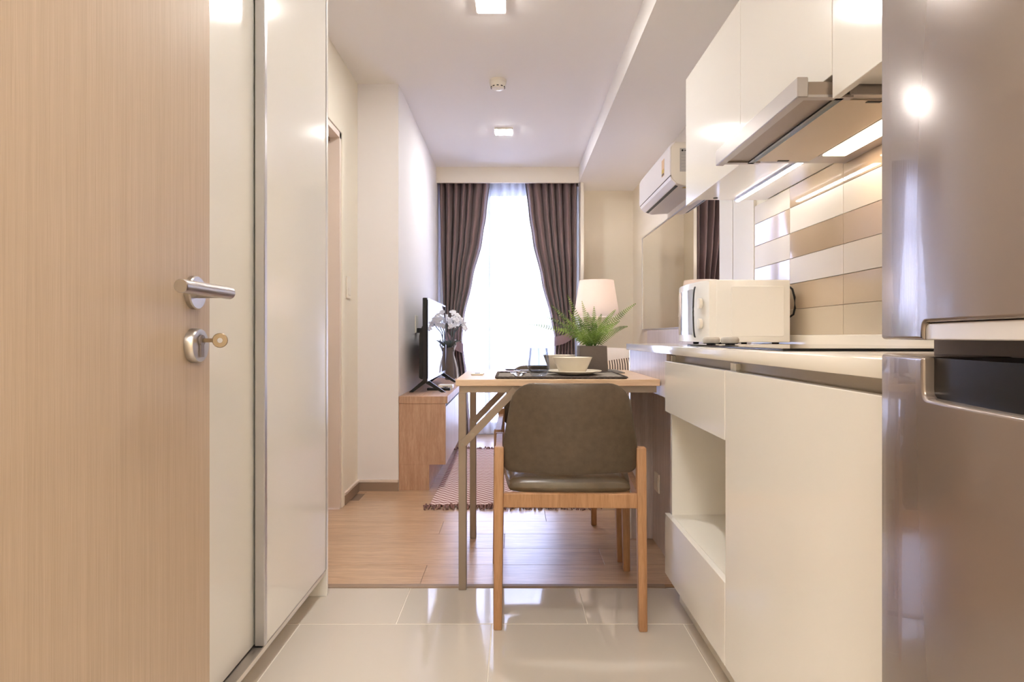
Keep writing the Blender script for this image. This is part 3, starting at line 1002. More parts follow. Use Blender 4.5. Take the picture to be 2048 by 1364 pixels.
# ------------------------------------------------------------------ folding dining table
TZ = 0.748
TX0, TX1, TY0, TY1 = -0.205, 0.5175, 2.205, 2.840
tb = thing('folding_table', (0.17, 2.49, 0), 'wood-topped dining table with slim taupe metal legs against the worktop', 'table')
obj('tabletop', box(TX0, TX1, TY0, TY1, TZ - 0.023, TZ, 0.0015), 'wood_table', tb)
obj('rail', box(TX0 + 0.012, TX1 - 0.01, TY0 + 0.013, TY0 + 0.035, TZ - 0.047, TZ - 0.0235), 'table_steel', tb)
obj('rail', box(TX0 + 0.012, TX1 - 0.01, TY1 - 0.052, TY1 - 0.030, TZ - 0.047, TZ - 0.0235), 'table_steel', tb)
for y in (TY0 + 0.010, TY1 - 0.055):
    lg = obj('leg', box(TX0 + 0.010, TX0 + 0.038, y, y + 0.028, 0.0, TZ - 0.047, 0.002), 'table_steel', tb)
    br = obj('brace', bar((TX0 + 0.026, y - 0.004, 0.520), (TX0 + 0.212, y - 0.004, 0.712), 0.008, 0.026), 'table_steel', tb)
    for (x, z) in ((TX0 + 0.024, 0.518), (TX0 + 0.060, 0.555)):
        obj('bolt', lathe([(0.006, -0.012), (0.006, -0.008)], x, y, z, 10, 'Y'), 'screw', br)
    obj('bolt', lathe([(0.006, -0.003), (0.006, 0.0)], TX0 + 0.024, y, 0.665, 10, 'Y'), 'screw', lg)

# ------------------------------------------------------------------ dining chairs
def curved_back():
    bm = bm_new()
    z0, z1 = 0.482, 0.760
    nv, nu = 20, 20
    def half_w(z):
        t = (z - z0) / (z1 - z0)
        w = 0.208 - 0.036 * max(0, t - 0.30) / 0.70
        r1, r0 = 0.060, 0.030
        if z > z1 - r1:
            dz = z - (z1 - r1)
            w -= r1 - math.sqrt(max(0, r1 * r1 - dz * dz))
        if z < z0 + r0:
            dz = (z0 + r0) - z
            w -= r0 - math.sqrt(max(0, r0 * r0 - dz * dz))
        return w
    G = {}
    for s in (0, 1):
        for j in range(nv + 1):
            q = 0.5 - 0.5 * math.cos(PI * j / nv)
            z = z0 + (z1 - z0) * q
            w = half_w(z)
            for i in range(nu + 1):
                u = -math.cos(PI * i / nu)
                x = u * w
                edge = max(0.0, (1 - u * u)) ** 0.35 * max(0.0, 4 * q * (1 - q)) ** 0.30
                th = 0.004 + 0.036 * min(1, edge)
                yc = -0.272 - 0.030 * q + 1.05 * x * x
                y = yc + (th / 2 if s else -th / 2)
                G[(s, i, j)] = bm.verts.new((x, y, z))
    for s in (0, 1):
        for j in range(nv):
            for i in range(nu):
                f = (G[(s, i, j)], G[(s, i + 1, j)], G[(s, i + 1, j + 1)], G[(s, i, j + 1)])
                bm.faces.new(f if s == 0 else tuple(reversed(f)))
    for j in range(nv):
        for i in (0, nu):
            f = (G[(0, i, j)], G[(0, i, j + 1)], G[(1, i, j + 1)], G[(1, i, j)])
            bm.faces.new(f)
    for i in range(nu):
        for j in (0, nv):
            bm.faces.new((G[(0, i, j)], G[(0, i + 1, j)], G[(1, i + 1, j)], G[(1, i, j)]))
    bmesh.ops.recalc_face_normals(bm, faces=bm.faces)
    return bm

def taper_leg(xb, yb, xt, yt, h, wb, wt):
    bm = bm_new()
    B = [bm.verts.new((xb + sx * wb / 2, yb + sy * wb * 0.55, 0)) for sx, sy in ((-1, -1), (1, -1), (1, 1), (-1, 1))]
    T = [bm.verts.new((xt + sx * wt / 2, yt + sy * wt * 0.55, h)) for sx, sy in ((-1, -1), (1, -1), (1, 1), (-1, 1))]
    fs = [bm.faces.new(list(reversed(B))), bm.faces.new(T)]
    for i in range(4):
        j = (i + 1) % 4
        fs.append(bm.faces.new((B[i], B[j], T[j], T[i])))
    bmesh.ops.recalc_face_normals(bm, faces=fs)
    bmesh.ops.bevel(bm, geom=list(bm.edges), offset=0.004, segments=2, affect='EDGES', profile=0.5)
    return bm

def soft_seat():
    bm = bm_new()
    n = 16
    G = {}
    for s in (0, 1):
        for j in range(n + 1):
            for i in range(n + 1):
                u, v = -math.cos(PI * i / n), -math.cos(PI * j / n)
                x = u * (0.212 + 0.012 * v) * (1 - 0.06 * v * v)
                y = 0.012 + v * 0.245 * (1 - 0.05 * u * u)
                e = max(0.0, (1 - u ** 4)) ** 0.3 * max(0.0, (1 - v ** 4)) ** 0.3
                zt = 0.432 + 0.034 * e - 0.008 * (1 - u * u) * (1 - v * v)
                zb = 0.428 - 0.030 * e
                G[(s, i, j)] = bm.verts.new((x, y, zt if s else zb))
    for s in (0, 1):
        for j in range(n):
            for i in range(n):
                f = (G[(s, i, j)], G[(s, i + 1, j)], G[(s, i + 1, j + 1)], G[(s, i, j + 1)])
                bm.faces.new(f if s else tuple(reversed(f)))
    for k in range(n):
        for i in (0, n):
            bm.faces.new((G[(0, i, k)], G[(0, i, k + 1)], G[(1, i, k + 1)], G[(1, i, k)]))
        for j in (0, n):
            bm.faces.new((G[(0, k, j)], G[(0, k + 1, j)], G[(1, k + 1, j)], G[(1, k, j)]))
    bmesh.ops.recalc_face_normals(bm, faces=bm.faces)
    return bm

def make_chair():
    c = thing('dining_chair', (0, 0, 0), 'dining chair with curved brown leather back and oak legs, nearest the camera', 'chair', 'dining chairs at the folding table')
    for s in (-1, 1):
        lg = obj('rear_leg', taper_leg(s * 0.222, -0.245, s * 0.218, -0.235, 0.560, 0.026, 0.030), 'wood_chair', c, True, local=True)
        obj('bolt', lathe([(0.005, -0.001), (0.005, 0.002)] if s > 0 else [(0.005, -0.002), (0.005, 0.001)], s * 0.233, -0.232, 0.535, 10, 'X'), 'bolt_dark', lg, local=True)
        obj('front_leg', taper_leg(s * 0.248, 0.245, s * 0.240, 0.235, 0.530, 0.026, 0.032), 'wood_chair', c, True, local=True)
        a = obj('arm_rail', bar((s * 0.220, -0.225, 0.520), (s * 0.239, 0.222, 0.514), 0.022, 0.030), 'wood_chair', c, local=True)
        obj('side_rail', bar((s * 0.219, -0.22, 0.396), (s * 0.241, 0.22, 0.396), 0.020, 0.040), 'wood_chair', c, local=True)
    obj('rear_rail', box(-0.206, 0.206, -0.250, -0.228, 0.374, 0.418, 0.002), 'wood_chair', c, local=True)
    obj('front_rail', box(-0.226, 0.226, 0.222, 0.244, 0.374, 0.416, 0.002), 'wood_chair', c, local=True)
    obj('seat', soft_seat(), 'leather_seat', c, True, local=True)
    obj('backrest', curved_back(), 'leather', c, True, local=True, angle=80)
    return c
ch = make_chair()
ch.location = (0.180, 2.165, 0)
ch.rotation_euler = (0, 0, math.radians(-1.5))
ch2 = copy_tree(ch)
ch2['label'] = 'dining chair facing the camera on the window side of the table'
ch2.location = (0.170, 2.735, 0)
ch2.rotation_euler = (0, 0, PI + math.radians(2.0))

# ------------------------------------------------------------------ things on the table
mt_ = thing('placemat', (0.17, 2.41, TZ), 'dark grey woven placemat with braided edge under the near setting', 'placemat')
bmm = bm_new()
nx, ny = 30, 18
PX0, PX1, PY0, PY1 = -0.062, 0.405, 2.235, 2.560
V = {}
for j in range(ny + 1):
    for i in range(nx + 1):
        x = PX0 + (PX1 - PX0) * i / nx
        y = PY0 + (PY1 - PY0) * j / ny
        z = TZ + 0.0035 + 0.003 * max(0, (i / nx - 0.85) / 0.15) ** 2 + 0.0007 * math.sin(i * 1.9) * math.sin(j * 2.3)
        V[(i, j)] = bmm.verts.new((x, y, z))
for j in range(ny):
    for i in range(nx):
        bmm.faces.new((V[(i, j)], V[(i + 1, j)], V[(i + 1, j + 1)], V[(i, j + 1)]))
ext = bmesh.ops.extrude_face_region(bmm, geom=list(bmm.faces))
for v in [g for g in ext['geom'] if isinstance(g, bmesh.types.BMVert)]:
    v.co.z = TZ + 0.0005
bmesh.ops.recalc_face_normals(bmm, faces=bmm.faces)
obj('weave', bmm, 'cloth_mat', mt_)
def braid(pts, amp=0.003, n=90):
    bm = bm_new()
    for ph in (0, 2.1, 4.2):
        q = []
        for k in range(n + 1):
            t = k / n
            x = pts[0][0] + (pts[1][0] - pts[0][0]) * t
            y = pts[0][1] + (pts[1][1] - pts[0][1]) * t
            a = t * n * 0.55 + ph
            dx, dy = (0, 1) if abs(pts[1][0] - pts[0][0]) > abs(pts[1][1] - pts[0][1]) else (1, 0)
            q.append((x + dx * amp * math.cos(a), y + dy * amp * math.cos(a), TZ + 0.0052 + amp * 0.7 * math.sin(a)))
        add_tube(bm, q, 0.0024, 5)
    return bm
obj('braided_edge', braid([(PX0, PY0), (PX1, PY0)]), 'cloth_braid', mt_, True)
obj('braided_edge', braid([(PX0, PY1), (PX1, PY1)]), 'cloth_braid', mt_, True)
obj('braided_edge', braid([(PX0, PY0), (PX0, PY1)], n=60), 'cloth_braid', mt_, True)
obj('braided_edge', braid([(PX1, PY0), (PX1, PY1)], n=60), 'cloth_braid', mt_, True)
mat2 = obj('placemat', box(0.03, 0.46, 2.575, 2.832, TZ + 0.0004, TZ + 0.004, 0.001), 'cloth_mat')
tag(mat2, 'dark grey woven placemat under the far setting behind the near bowl', 'placemat')
MT = TZ + 0.0052
def plate(x, y, z, r, label):
    prof = [(0.0005, 0.0), (r * 0.55, 0.0), (r * 0.62, 0.003), (r * 0.97, 0.0125), (r, 0.0145), (r * 0.985, 0.0165), (r * 0.62, 0.0068), (r * 0.5, 0.0045), (0.0005, 0.0045)]
    o = obj('dinner_plate', lathe(prof, x, y, z, 40), 'ceramic', None, True, angle=60)
    return tag(o, label, 'plate', 'cream plates on the placemats')
def bowl(x, y, z, r, h, label):
    prof = [(0.0005, 0.0), (r * 0.60, 0.0), (r * 0.66, 0.003), (r * 0.99, h - 0.002), (r, h), (r * 0.965, h - 0.0005), (r * 0.62, 0.008), (r * 0.5, 0.006), (0.0005, 0.006)]
    o = obj('soup_bowl', lathe(prof, x, y, z, 40), 'ceramic', None, True, angle=60)
    return tag(o, label, 'bowl', 'cream bowls on the plates')
plate(0.235, 2.42, MT, 0.106, 'cream plate under the near bowl on the placemat')
bowl(0.228, 2.42, MT + 0.0048, 0.0765, 0.062, 'cream bowl on the near plate beside the glass')
bowl(0.203, 2.765, TZ + 0.0042, 0.072, 0.066, 'cream bowl partly hidden behind the near bowl')
gprof = [(0.0005, 0.0), (0.022, 0.0), (0.030, 0.004), (0.038, 0.020), (0.041, 0.034), (0.039, 0.060), (0.034, 0.100), (0.0345, 0.104), (0.0330, 0.104),
         (0.0325, 0.100), (0.0375, 0.060), (0.0392, 0.034), (0.036, 0.022), (0.028, 0.009), (0.0005, 0.008)]
gl = obj('tumbler', lathe(gprof, 0.094, 2.335, MT, 36), 'smoky_glass', None, True, angle=70)
tag(gl, 'stemless smoky blue drinking glass on the placemat left of the bowl', 'glass')
def spoon(x, y, z, rz, label, mat, fork=False):
    t = thing('fork' if fork else 'spoon', (x, y, z), label, 'cutlery', 'cutlery left of the plates', rz)
    bm = bm_new()
    add_bar(bm, (0.0, -0.09, 0.003), (0.0, 0.045, 0.004), 0.007, 0.0022)
    obj('handle', bm, mat, t, local=True)
    if fork:
        f = obj('head', box(-0.011, 0.011, 0.044, 0.062, 0.0028, 0.005, 0.0006), mat, t, local=True)
        for k in range(4):
            xx = -0.0095 + k * 0.0063
            obj('tine', bar((xx, 0.061, 0.0038), (xx, 0.092, 0.005), 0.0026, 0.0018), mat, f, local=True)
    else:
        b_ = lathe([(0.001, 0.0), (0.011, 0.0012), (0.017, 0.0055), (0.0175, 0.007), (0.015, 0.006), (0.009, 0.0026), (0.001, 0.0016)], 0, 0, 0, 20)
        for v in b_.verts:
            v.co.y = v.co.y * 1.5 + 0.066
            v.co.z += 0.001
        obj('bowl', b_, mat, t, True, local=True)
    return t
spoon(0.005, 2.37, MT, math.radians(4), 'steel fork at the left end of the placemat', 'steel_brushed', True)
spoon(0.030, 2.36, MT, math.radians(-3), 'steel spoon beside the fork on the placemat', 'steel_brushed')
spoon(0.050, 2.66, TZ + 0.0042, math.radians(75), 'dark spoon lying behind the drinking glass', 'black_gloss')
cd = thing('table_card', (-0.143, 2.48, TZ), 'small white tag with dark square lying on the bare table', 'tag')
obj('plate', box(-0.168, -0.118, 2.455, 2.515, TZ + 0.0003, TZ + 0.006, 0.002), 'plastic_white', cd)
obj('dark_square', box(-0.153, -0.133, 2.472, 2.500, TZ + 0.006, TZ + 0.0068), 'black_plastic', cd)

# potted fern
PXC, PYC = 0.337, 2.690
pf = thing('potted_fern', (PXC, PYC - 0.0, TZ + 0.0045), 'green fern in a square dark grey stone pot on the table', 'plant')
bmq = bm_new()
zb, zt = TZ + 0.0045, TZ + 0.112
def sq(z, h):
    return [bmq.verts.new((PXC + sx * h, PYC + sy * h, z)) for sx, sy in ((-1, -1), (1, -1), (1, 1), (-1, 1))]
rings = [sq(zb, 0.061), sq(zt, 0.057), sq(zt, 0.050), sq(zt - 0.02, 0.049)]
fs = [bmq.faces.new(list(reversed(rings[0]))), bmq.faces.new(rings[3])]
for a, b_ in zip(rings, rings[1:]):
    for i in range(4):
        j = (i + 1) % 4
        fs.append(bmq.faces.new((a[i], a[j], b_[j], b_[i])))
bmesh.ops.recalc_face_normals(bmq, faces=fs)
bmesh.ops.bevel(bmq, geom=[e for e in bmq.edges if e.calc_length() > 0.05], offset=0.002, segments=2, affect='EDGES', profile=0.5)
pot = obj('pot', bmq, 'pot_stone', pf, True)
obj('soil', box(PXC - 0.049, PXC + 0.049, PYC - 0.049, PYC + 0.049, zt - 0.025, zt - 0.010, 0.002), 'soil', pf)
def frond(tip, sag, wmax, npair, seed):
    rnd = random.Random(seed)
    p0 = Vector((PXC + rnd.uniform(-0.018, 0.018), PYC + rnd.uniform(-0.018, 0.018), zt - 0.012))
    p2 = Vector(tip)
    mid = (p0 + p2) / 2 + Vector((0, 0, sag))
    face = Vector((rnd.uniform(-0.3, 0.3), -1.0, rnd.uniform(0.2, 1.1))).normalized()
    bm = bm_new()
    def at(t):
        return p0 * (1 - t) ** 2 + mid * 2 * t * (1 - t) + p2 * t * t
    N = 14
    pts = [at(k / N) for k in range(N + 1)]
    add_tube(bm, pts, 0.0016, 5, [1.0 - 0.75 * k / N for k in range(N + 1)])
    npair = int(npair * 0.80)
    for k in range(npair):
        t = 0.14 + 0.85 * k / (npair - 1)
        c = at(t)
        d = (at(min(1, t + 0.02)) - at(t - 0.02)).normalized()
        side = d.cross(face)
        if side.length < 0.05:
            side = Vector((1, 0, 0))
        side.normalize()
        nrm = side.cross(d).normalized()
        w = 1.15 * wmax * (math.sin(PI * min(1, 0.16 + 0.80 * t)) ** 0.8) * (1.0 - 0.35 * t)
        lw = min(0.0048, 0.95 * (p2 - p0).length / npair * 0.75)
        for s in (-1, 1):
            o = side * s
            tipp = c + o * w + d * w * 0.28 - nrm * w * 0.18 + nrm * rnd.uniform(-0.1, 0.1) * w
            m1 = c + o * w * 0.45 + d * (w * 0.12 + lw * 0.5) + nrm * 0.001
            m2 = c + o * w * 0.45 + d * (w * 0.12 - lw * 0.5) + nrm * 0.001
            bb = [bm.verts.new(v) for v in (c - d * lw * 0.25, m2, tipp, m1, c + d * lw * 0.25)]
            bm.faces.new(bb)
    return bm
tips = [((0.066, 2.66, 0.952), 0.045, 0.020, 30), ((0.520, 2.66, 1.040), 0.030, 0.020, 34), ((0.478, 2.62, 0.942), 0.040, 0.019, 28),
        ((0.232, 2.69, 1.078), 0.010, 0.019, 28), ((0.165, 2.72, 1.035), 0.020, 0.019, 28), ((0.300, 2.74, 1.055), 0.010, 0.018, 26),
        ((0.352, 2.73, 1.030), 0.010, 0.018, 24), ((0.440, 2.70, 1.015), 0.025, 0.020, 28), ((0.400, 2.62, 0.985), 0.020, 0.020, 26),
        ((0.200, 2.60, 0.985), 0.030, 0.021, 26), ((0.150, 2.76, 0.985), 0.030, 0.020, 26), ((0.270, 2.58, 0.960), 0.035, 0.022, 24),
        ((0.340, 2.56, 0.945), 0.045, 0.022, 24), ((0.410, 2.58, 0.925), 0.050, 0.021, 24), ((0.235, 2.66, 1.010), 0.010, 0.022, 26),
        ((0.310, 2.62, 1.000), 0.010, 0.022, 24), ((0.375, 2.67, 0.995), 0.010, 0.022, 24), ((0.210, 2.80, 0.960), 0.030, 0.020, 22),
        ((0.440, 2.78, 0.955), 0.040, 0.020, 24), ((0.280, 2.70, 0.990), 0.000, 0.023, 24), ((0.350, 2.72, 0.985), 0.000, 0.023, 24),
        ((0.190, 2.68, 0.930), 0.045, 0.021, 24), ((0.255, 2.56, 0.915), 0.060, 0.021, 22), ((0.385, 2.55, 0.905), 0.060, 0.021, 22),
        ((0.455, 2.68, 0.965), 0.030, 0.020, 24), ((0.320, 2.82, 0.980), 0.020, 0.020, 22)]
for k, (tp, sg, wm, npair) in enumerate(tips):
    obj('frond', frond(tp, sg, wm, npair, k), 'fern', pf)

# ------------------------------------------------------------------ television bench, television, flowers
bn = thing('television_bench', (-0.53, 4.45, 0), 'low wooden television bench against the left wall', 'bench')
BY0, BY1 = 3.655, 5.28
BX0, BX1 = XT + 0.001, -0.386
obj('top', box(BX0, BX1, BY0, BY1, 0.508, 0.550, 0.0015), 'wood_tv', bn)
obj('side', box(BX0, BX1 - 0.012, BY0 + 0.003, BY0 + 0.021, 0.150, 0.508, 0.001), 'wood_tv', bn)
obj('side', box(BX0, BX1 - 0.012, BY1 - 0.021, BY1 - 0.003, 0.150, 0.508, 0.001), 'wood_tv', bn)
obj('bottom', box(BX0, BX1 - 0.012, BY0 + 0.021, BY1 - 0.021, 0.150, 0.168), 'wood_tv', bn)
obj('back', box(BX0, BX0 + 0.008, BY0 + 0.021, BY1 - 0.021, 0.168, 0.508), 'wood_tv', bn)
dl = (BY1 - BY0 - 0.01) / 3
for k in range(3):
    y0 = BY0 + 0.005 + dl * k
    dd = obj('drawer_front', box(BX1 - 0.030, BX1 - 0.010, y0 + 0.002, y0 + dl - 0.002, 0.150, 0.488, 0.001), 'wood_pale', bn)
    obj('grip_gap', box(BX1 - 0.030, BX1 - 0.014, y0 + 0.002, y0 + dl - 0.002, 0.489, 0.507), 'dark_gap', dd)
obj('plinth', box(BX0, -0.493, BY0 + 0.003, BY1 - 0.003, 0.0, 0.150, 0.001), 'wood_tv', bn)

tv = thing('television', (-0.53, 4.35, 0.55), 'flat black television on splayed feet reflecting the bright window', 'television', rz=0)
TVB, TVT = 0.622, 1.140
TVY0, TVY1 = 3.86, 4.86
obj('shell', box(-0.562, -0.534, TVY0, TVY1, TVB, TVT, 0.004), 'black_plastic', tv)
obj('rear_housing', prism([(-0.562, TVB + 0.01), (-0.562, TVB + 0.36), (-0.585, TVB + 0.32), (-0.592, TVB + 0.28), (-0.592, TVB + 0.02), (-0.58, TVB + 0.01)], 'Y', TVY0 + 0.06, TVY1 - 0.06), 'black_plastic', tv)
sc = obj('screen', box(-0.534, -0.5305, TVY0 + 0.012, TVY1 - 0.012, TVB + 0.018, TVT - 0.012), 'screen', tv)
obj('bezel', box(-0.534, -0.5285, TVY0, TVY1, TVT - 0.012, TVT, 0.001), 'bezel_silver', tv)
obj('bezel', box(-0.534, -0.5285, TVY0, TVY1, TVB, TVB + 0.018, 0.001), 'bezel_silver', tv)
obj('bezel', box(-0.534, -0.5285, TVY0, TVY0 + 0.010, TVB + 0.018, TVT - 0.012), 'black_plastic', tv)
obj('bezel', box(-0.534, -0.5285, TVY1 - 0.010, TVY1, TVB + 0.018, TVT - 0.012), 'black_plastic', tv)
for y in (TVY0 + 0.06, TVY1 - 0.10):
    bmf = bm_new()
    add_prism(bmf, [(-0.655, 0.551), (-0.630, 0.551), (-0.548, 0.610), (-0.548, 0.624), (-0.570, 0.624)], 'Y', y - 0.012, y + 0.012)
    obj('foot', bmf, 'black_plastic', tv)
    bmf = bm_new()
    add_prism(bmf, [(-0.548, 0.624), (-0.548, 0.606), (-0.452, 0.551), (-0.424, 0.551), (-0.530, 0.624)], 'Y', y - 0.012, y + 0.012)
    obj('foot', bmf, 'black_plastic', tv)
rm = thing('remote_control', (-0.47, 4.08, 0.5505), 'black remote control lying by the foot of the television', 'remote')
obj('case', box(-0.56, -0.41, 4.04, 4.085, 0.5506, 0.567, 0.004, 2), 'black_plastic', rm)
for k in range(5):
    obj('button', box(-0.54 + k * 0.026, -0.528 + k * 0.026, 4.055, 4.070, 0.567, 0.569), 'appliance_grey', rm)
sb = thing('set_top_box', (-0.46, 4.19, 0.5505), 'small white box beside the remote control on the bench', 'box')
obj('case', box(-0.50, -0.405, 4.14, 4.24, 0.5506, 0.578, 0.004, 2), 'plastic_white', sb)
obj('port', box(-0.47, -0.435, 4.139, 4.1405, 0.558, 0.568), 'dark_gap', sb)

so = thing('wall_socket', (XT + 0.0005, 4.30, 0.925), 'white wall socket with black plug behind the television', 'socket')
obj('plate', box(XT + 0.0005, XT + 0.010, 4.255, 4.345, 0.925, 1.045, 0.002), 'plastic_white', so)
obj('plug', box(XT + 0.010, XT + 0.038, 4.275, 4.315, 0.925, 0.958, 0.003), 'black_plastic', so)
sw = thing('light_switch', (XL + 0.0005, 3.43, 1.13), 'pale light switch on the hall wall beside the bathroom door', 'switch')
obj('plate', box(XL + 0.0005, XL + 0.009, 3.395, 3.470, 1.11, 1.23, 0.002), 'plastic_white', sw)
obj('rocker', box(XL + 0.009, XL + 0.013, 3.410, 3.455, 1.125, 1.165, 0.002), 'plastic_white', sw)

fl = thing('vase_of_orchids', (-0.515, 5.06, 0.5505), 'white artificial orchids in a slim grey vase behind the television', 'flowers')
obj('vase', lathe([(0.0005, 0), (0.036, 0), (0.040, 0.010), (0.034, 0.12), (0.026, 0.22), (0.030, 0.26), (0.026, 0.26), (0.022, 0.22), (0.0005, 0.02)], -0.515, 5.06, 0.551, 20), 'pot_stone', fl, True)
obj('curly_stem', tube([(-0.455, 5.10, 0.553), (-0.463, 5.10, 0.64), (-0.475, 5.09, 0.70), (-0.490, 5.08, 0.745), (-0.486, 5.07, 0.79), (-0.468, 5.06, 0.83), (-0.470, 5.06, 0.875)], 0.008, 8), 'stem_white', fl, True)
for k, (x, y, z) in enumerate([(-0.42, 5.02, 1.00), (-0.47, 5.04, 1.07), (-0.55, 5.10, 0.99), (-0.44, 5.08, 1.03)]):
    obj('stem', tube([(-0.515 + 0.01 * k, 5.06, 0.78), ((-0.515 + x) / 2 - 0.01, (5.06 + y) / 2, 0.93), (x, y, z)], 0.004, 6), 'leaf_dull', fl, True)
for k in range(5):
    a = k * 1.26 + 0.4
    bml = bm_new()
    pts = []
    for q in range(6):
        t = q / 5
        wdt = 0.022 * math.sin(PI * min(1, t * 0.92 + 0.06))
        c = Vector((-0.515 + math.cos(a) * 0.10 * t, 5.06 + math.sin(a) * 0.06 * t, 0.80 + 0.14 * t - 0.07 * t * t))
        s = Vector((-math.sin(a), math.cos(a), 0.1)) * wdt
        pts.append((bml.verts.new(c - s), bml.verts.new(c + Vector((0, 0, -0.004))), bml.verts.new(c + s)))
    for q in range(5):
        for i in range(2):
            bml.faces.new((pts[q][i], pts[q][i + 1], pts[q + 1][i + 1], pts[q + 1][i]))
    obj('leaf', bml, 'leaf_dull', fl, True)
rnd = random.Random(5)
centres = [(-0.485, 5.03, 1.095), (-0.455, 5.02, 1.070), (-0.425, 5.02, 1.035), (-0.405, 5.03, 1.000), (-0.455, 5.00, 1.030), (-0.480, 5.01, 1.045),
           (-0.435, 5.05, 1.005), (-0.465, 5.00, 0.990), (-0.545, 5.03, 1.060), (-0.560, 5.04, 1.020), (-0.515, 5.02, 1.030), (-0.39, 5.02, 0.965), (-0.50, 5.00, 0.985)]
for cpt in centres:
    bmf = bm_new()
    base_a = rnd.uniform(0, 2 * PI)
    nd = Vector((rnd.uniform(-0.4, 0.6), -1, rnd.uniform(-0.1, 0.6))).normalized()
    ux = nd.cross(Vector((0, 0, 1))).normalized()
    uy = ux.cross(nd)
    for p in range(5):
        a = base_a + p * 2 * PI / 5
        d1 = ux * math.cos(a) + uy * math.sin(a)
        d2 = ux * -math.sin(a) + uy * math.cos(a)
        L = rnd.uniform(0.024, 0.034)
        c = Vector(cpt)
        q = [c, c + d1 * L * 0.45 + d2 * L * 0.42 + nd * 0.006, c + d1 * L * 0.9 + d2 * L * 0.25, c + d1 * L - nd * 0.004,
             c + d1 * L * 0.9 - d2 * L * 0.25, c + d1 * L * 0.45 - d2 * L * 0.42 + nd * 0.006]
        vv = [bmf.verts.new(v) for v in q]
        bmf.faces.new(vv)
    add_lathe(bmf, [(0.001, -0.005), (0.006, -0.002), (0.004, 0.006), (0.001, 0.008)], *cpt, 8)
    obj('blossom', bmf, 'petal', fl)

# ------------------------------------------------------------------ curtains
def interp(tab, z):
    tab = sorted(tab)
    if z <= tab[0][0]: return tab[0][1]
    for (a, b_), (c, d) in zip(tab, tab[1:]):
        if z <= c:
            t = (z - a) / (c - a)
            t = t * t * (3 - 2 * t) * 0.5 + t * 0.5
            return b_ + (d - b_) * t
    return tab[-1][1]
def drape(outer, inner, folds, y0, tie_z, seed, flip):
    bm = bm_new()
    rnd = random.Random(seed)
    nu, nv = folds * 14, 70
    ph = [rnd.uniform(-0.5, 0.5) for _ in range(8)]
    G = []
    for j in range(nv + 1):
        z = 0.012 + (2.335 - 0.012) * j / nv
        xo, xi = interp(outer, z), interp(inner, z)
        w = abs(xi - xo)
        row = []
        squeeze = math.exp(-((z - tie_z) / 0.16) ** 2)
        for i in range(nu + 1):
            u = i / nu
            uu = u + 0.014 * math.sin(2 * PI * u * 2 + ph[0]) + 0.008 * math.sin(2 * PI * u * 3.3 + ph[1])
            a = 2 * PI * folds * uu + 0.20 * math.sin(z * 1.1 + ph[2])
            amp = (0.056 + 0.008 * math.sin(5 * u + ph[3])) * (1 - 0.60 * squeeze)
            if z > 2.18:
                amp *= 0.85
            x = xo + (xi - xo) * u
            y = y0 + amp * (1 - 2 * abs(math.sin(a / 2)) ** 0.8) - 0.05 * squeeze * math.sin(PI * u)
            row.append(bm.verts.new((x, y, z)))
        G.append(row)
    for j in range(nv):
        for i in range(nu):
            bm.faces.new((G[j][i], G[j][i + 1], G[j + 1][i + 1], G[j + 1][i]))
    ext = bmesh.ops.extrude_face_region(bm, geom=list(bm.faces))
    for v in [g for g in ext['geom'] if isinstance(g, bmesh.types.BMVert)]:
        v.co.y += 0.003
    bmesh.ops.recalc_face_normals(bm, faces=bm.faces)
    return bm
def tie(xa, xb, y0, za, zb, wid):
    """fabric band wrapped round the gathered curtain"""
    bm = bm_new()
    n = 32
    G = []
    for k in range(n):
        a = 2 * PI * k / n
        cx, hw = (xa + xb) / 2, abs(xb - xa) / 2 + 0.010
        x = cx + math.copysign(abs(math.cos(a)) ** 0.8, math.cos(a)) * hw
        y = y0 + math.sin(a) * 0.068
        f = (x - xa) / (xb - xa)
        zc = za + (zb - za) * f - 0.02 * math.sin(PI * max(0, min(1, f)))
        G.append([bm.verts.new((x, y, zc - wid / 2)), bm.verts.new((x, y, zc + wid / 2))])
    for k in range(n):
        l = (k + 1) % n
        bm.faces.new((G[k][0], G[l][0], G[l][1], G[k][1]))
    ext = bmesh.ops.extrude_face_region(bm, geom=list(bm.faces))
    for v in [g for g in ext['geom'] if isinstance(g, bmesh.types.BMVert)]:
        v.co.x = (v.co.x - (xa + xb) / 2) * 0.97 + (xa + xb) / 2
        v.co.y = (v.co.y - y0) * 0.95 + y0
    bmesh.ops.recalc_face_normals(bm, faces=bm.faces)
    return bm
CY = 5.565
cl = thing('curtain', (-0.45, CY, 0.01), 'mauve brown pleated curtain tied back at the left of the window', 'curtain', 'mauve curtains at the balcony window')
obj('panel', drape([(2.29, -0.666), (1.76, -0.654), (1.2, -0.630), (0.88, -0.600), (0.5, -0.612), (0.02, -0.630)],
                   [(2.29, -0.212), (2.0, -0.243), (1.76, -0.277), (1.40, -0.366), (1.06, -0.440), (0.87, -0.458), (0.53, -0.415), (0.02, -0.385)], 7, CY, 0.86, 3, 1), 'curtain_cloth', cl, True, angle=80)
obj('tieback', tie(-0.600, -0.455, CY - 0.03, 0.92, 0.80, 0.085), 'tieback_cloth', cl, True)
cr = thing('curtain', (0.40, CY, 0.01), 'mauve brown pleated curtain tied back at the right of the window', 'curtain', 'mauve curtains at the balcony window')
obj('panel', drape([(2.29, 0.570), (1.5, 0.566), (0.87, 0.550), (0.5, 0.560), (0.02, 0.570)],
                   [(2.29, 0.103), (2.0, 0.135), (1.76, 0.170), (1.40, 0.250), (1.05, 0.335), (0.88, 0.368), (0.6, 0.355), (0.02, 0.330)], 7, CY, 0.87, 9, -1), 'curtain_cloth', cr, True, angle=80)
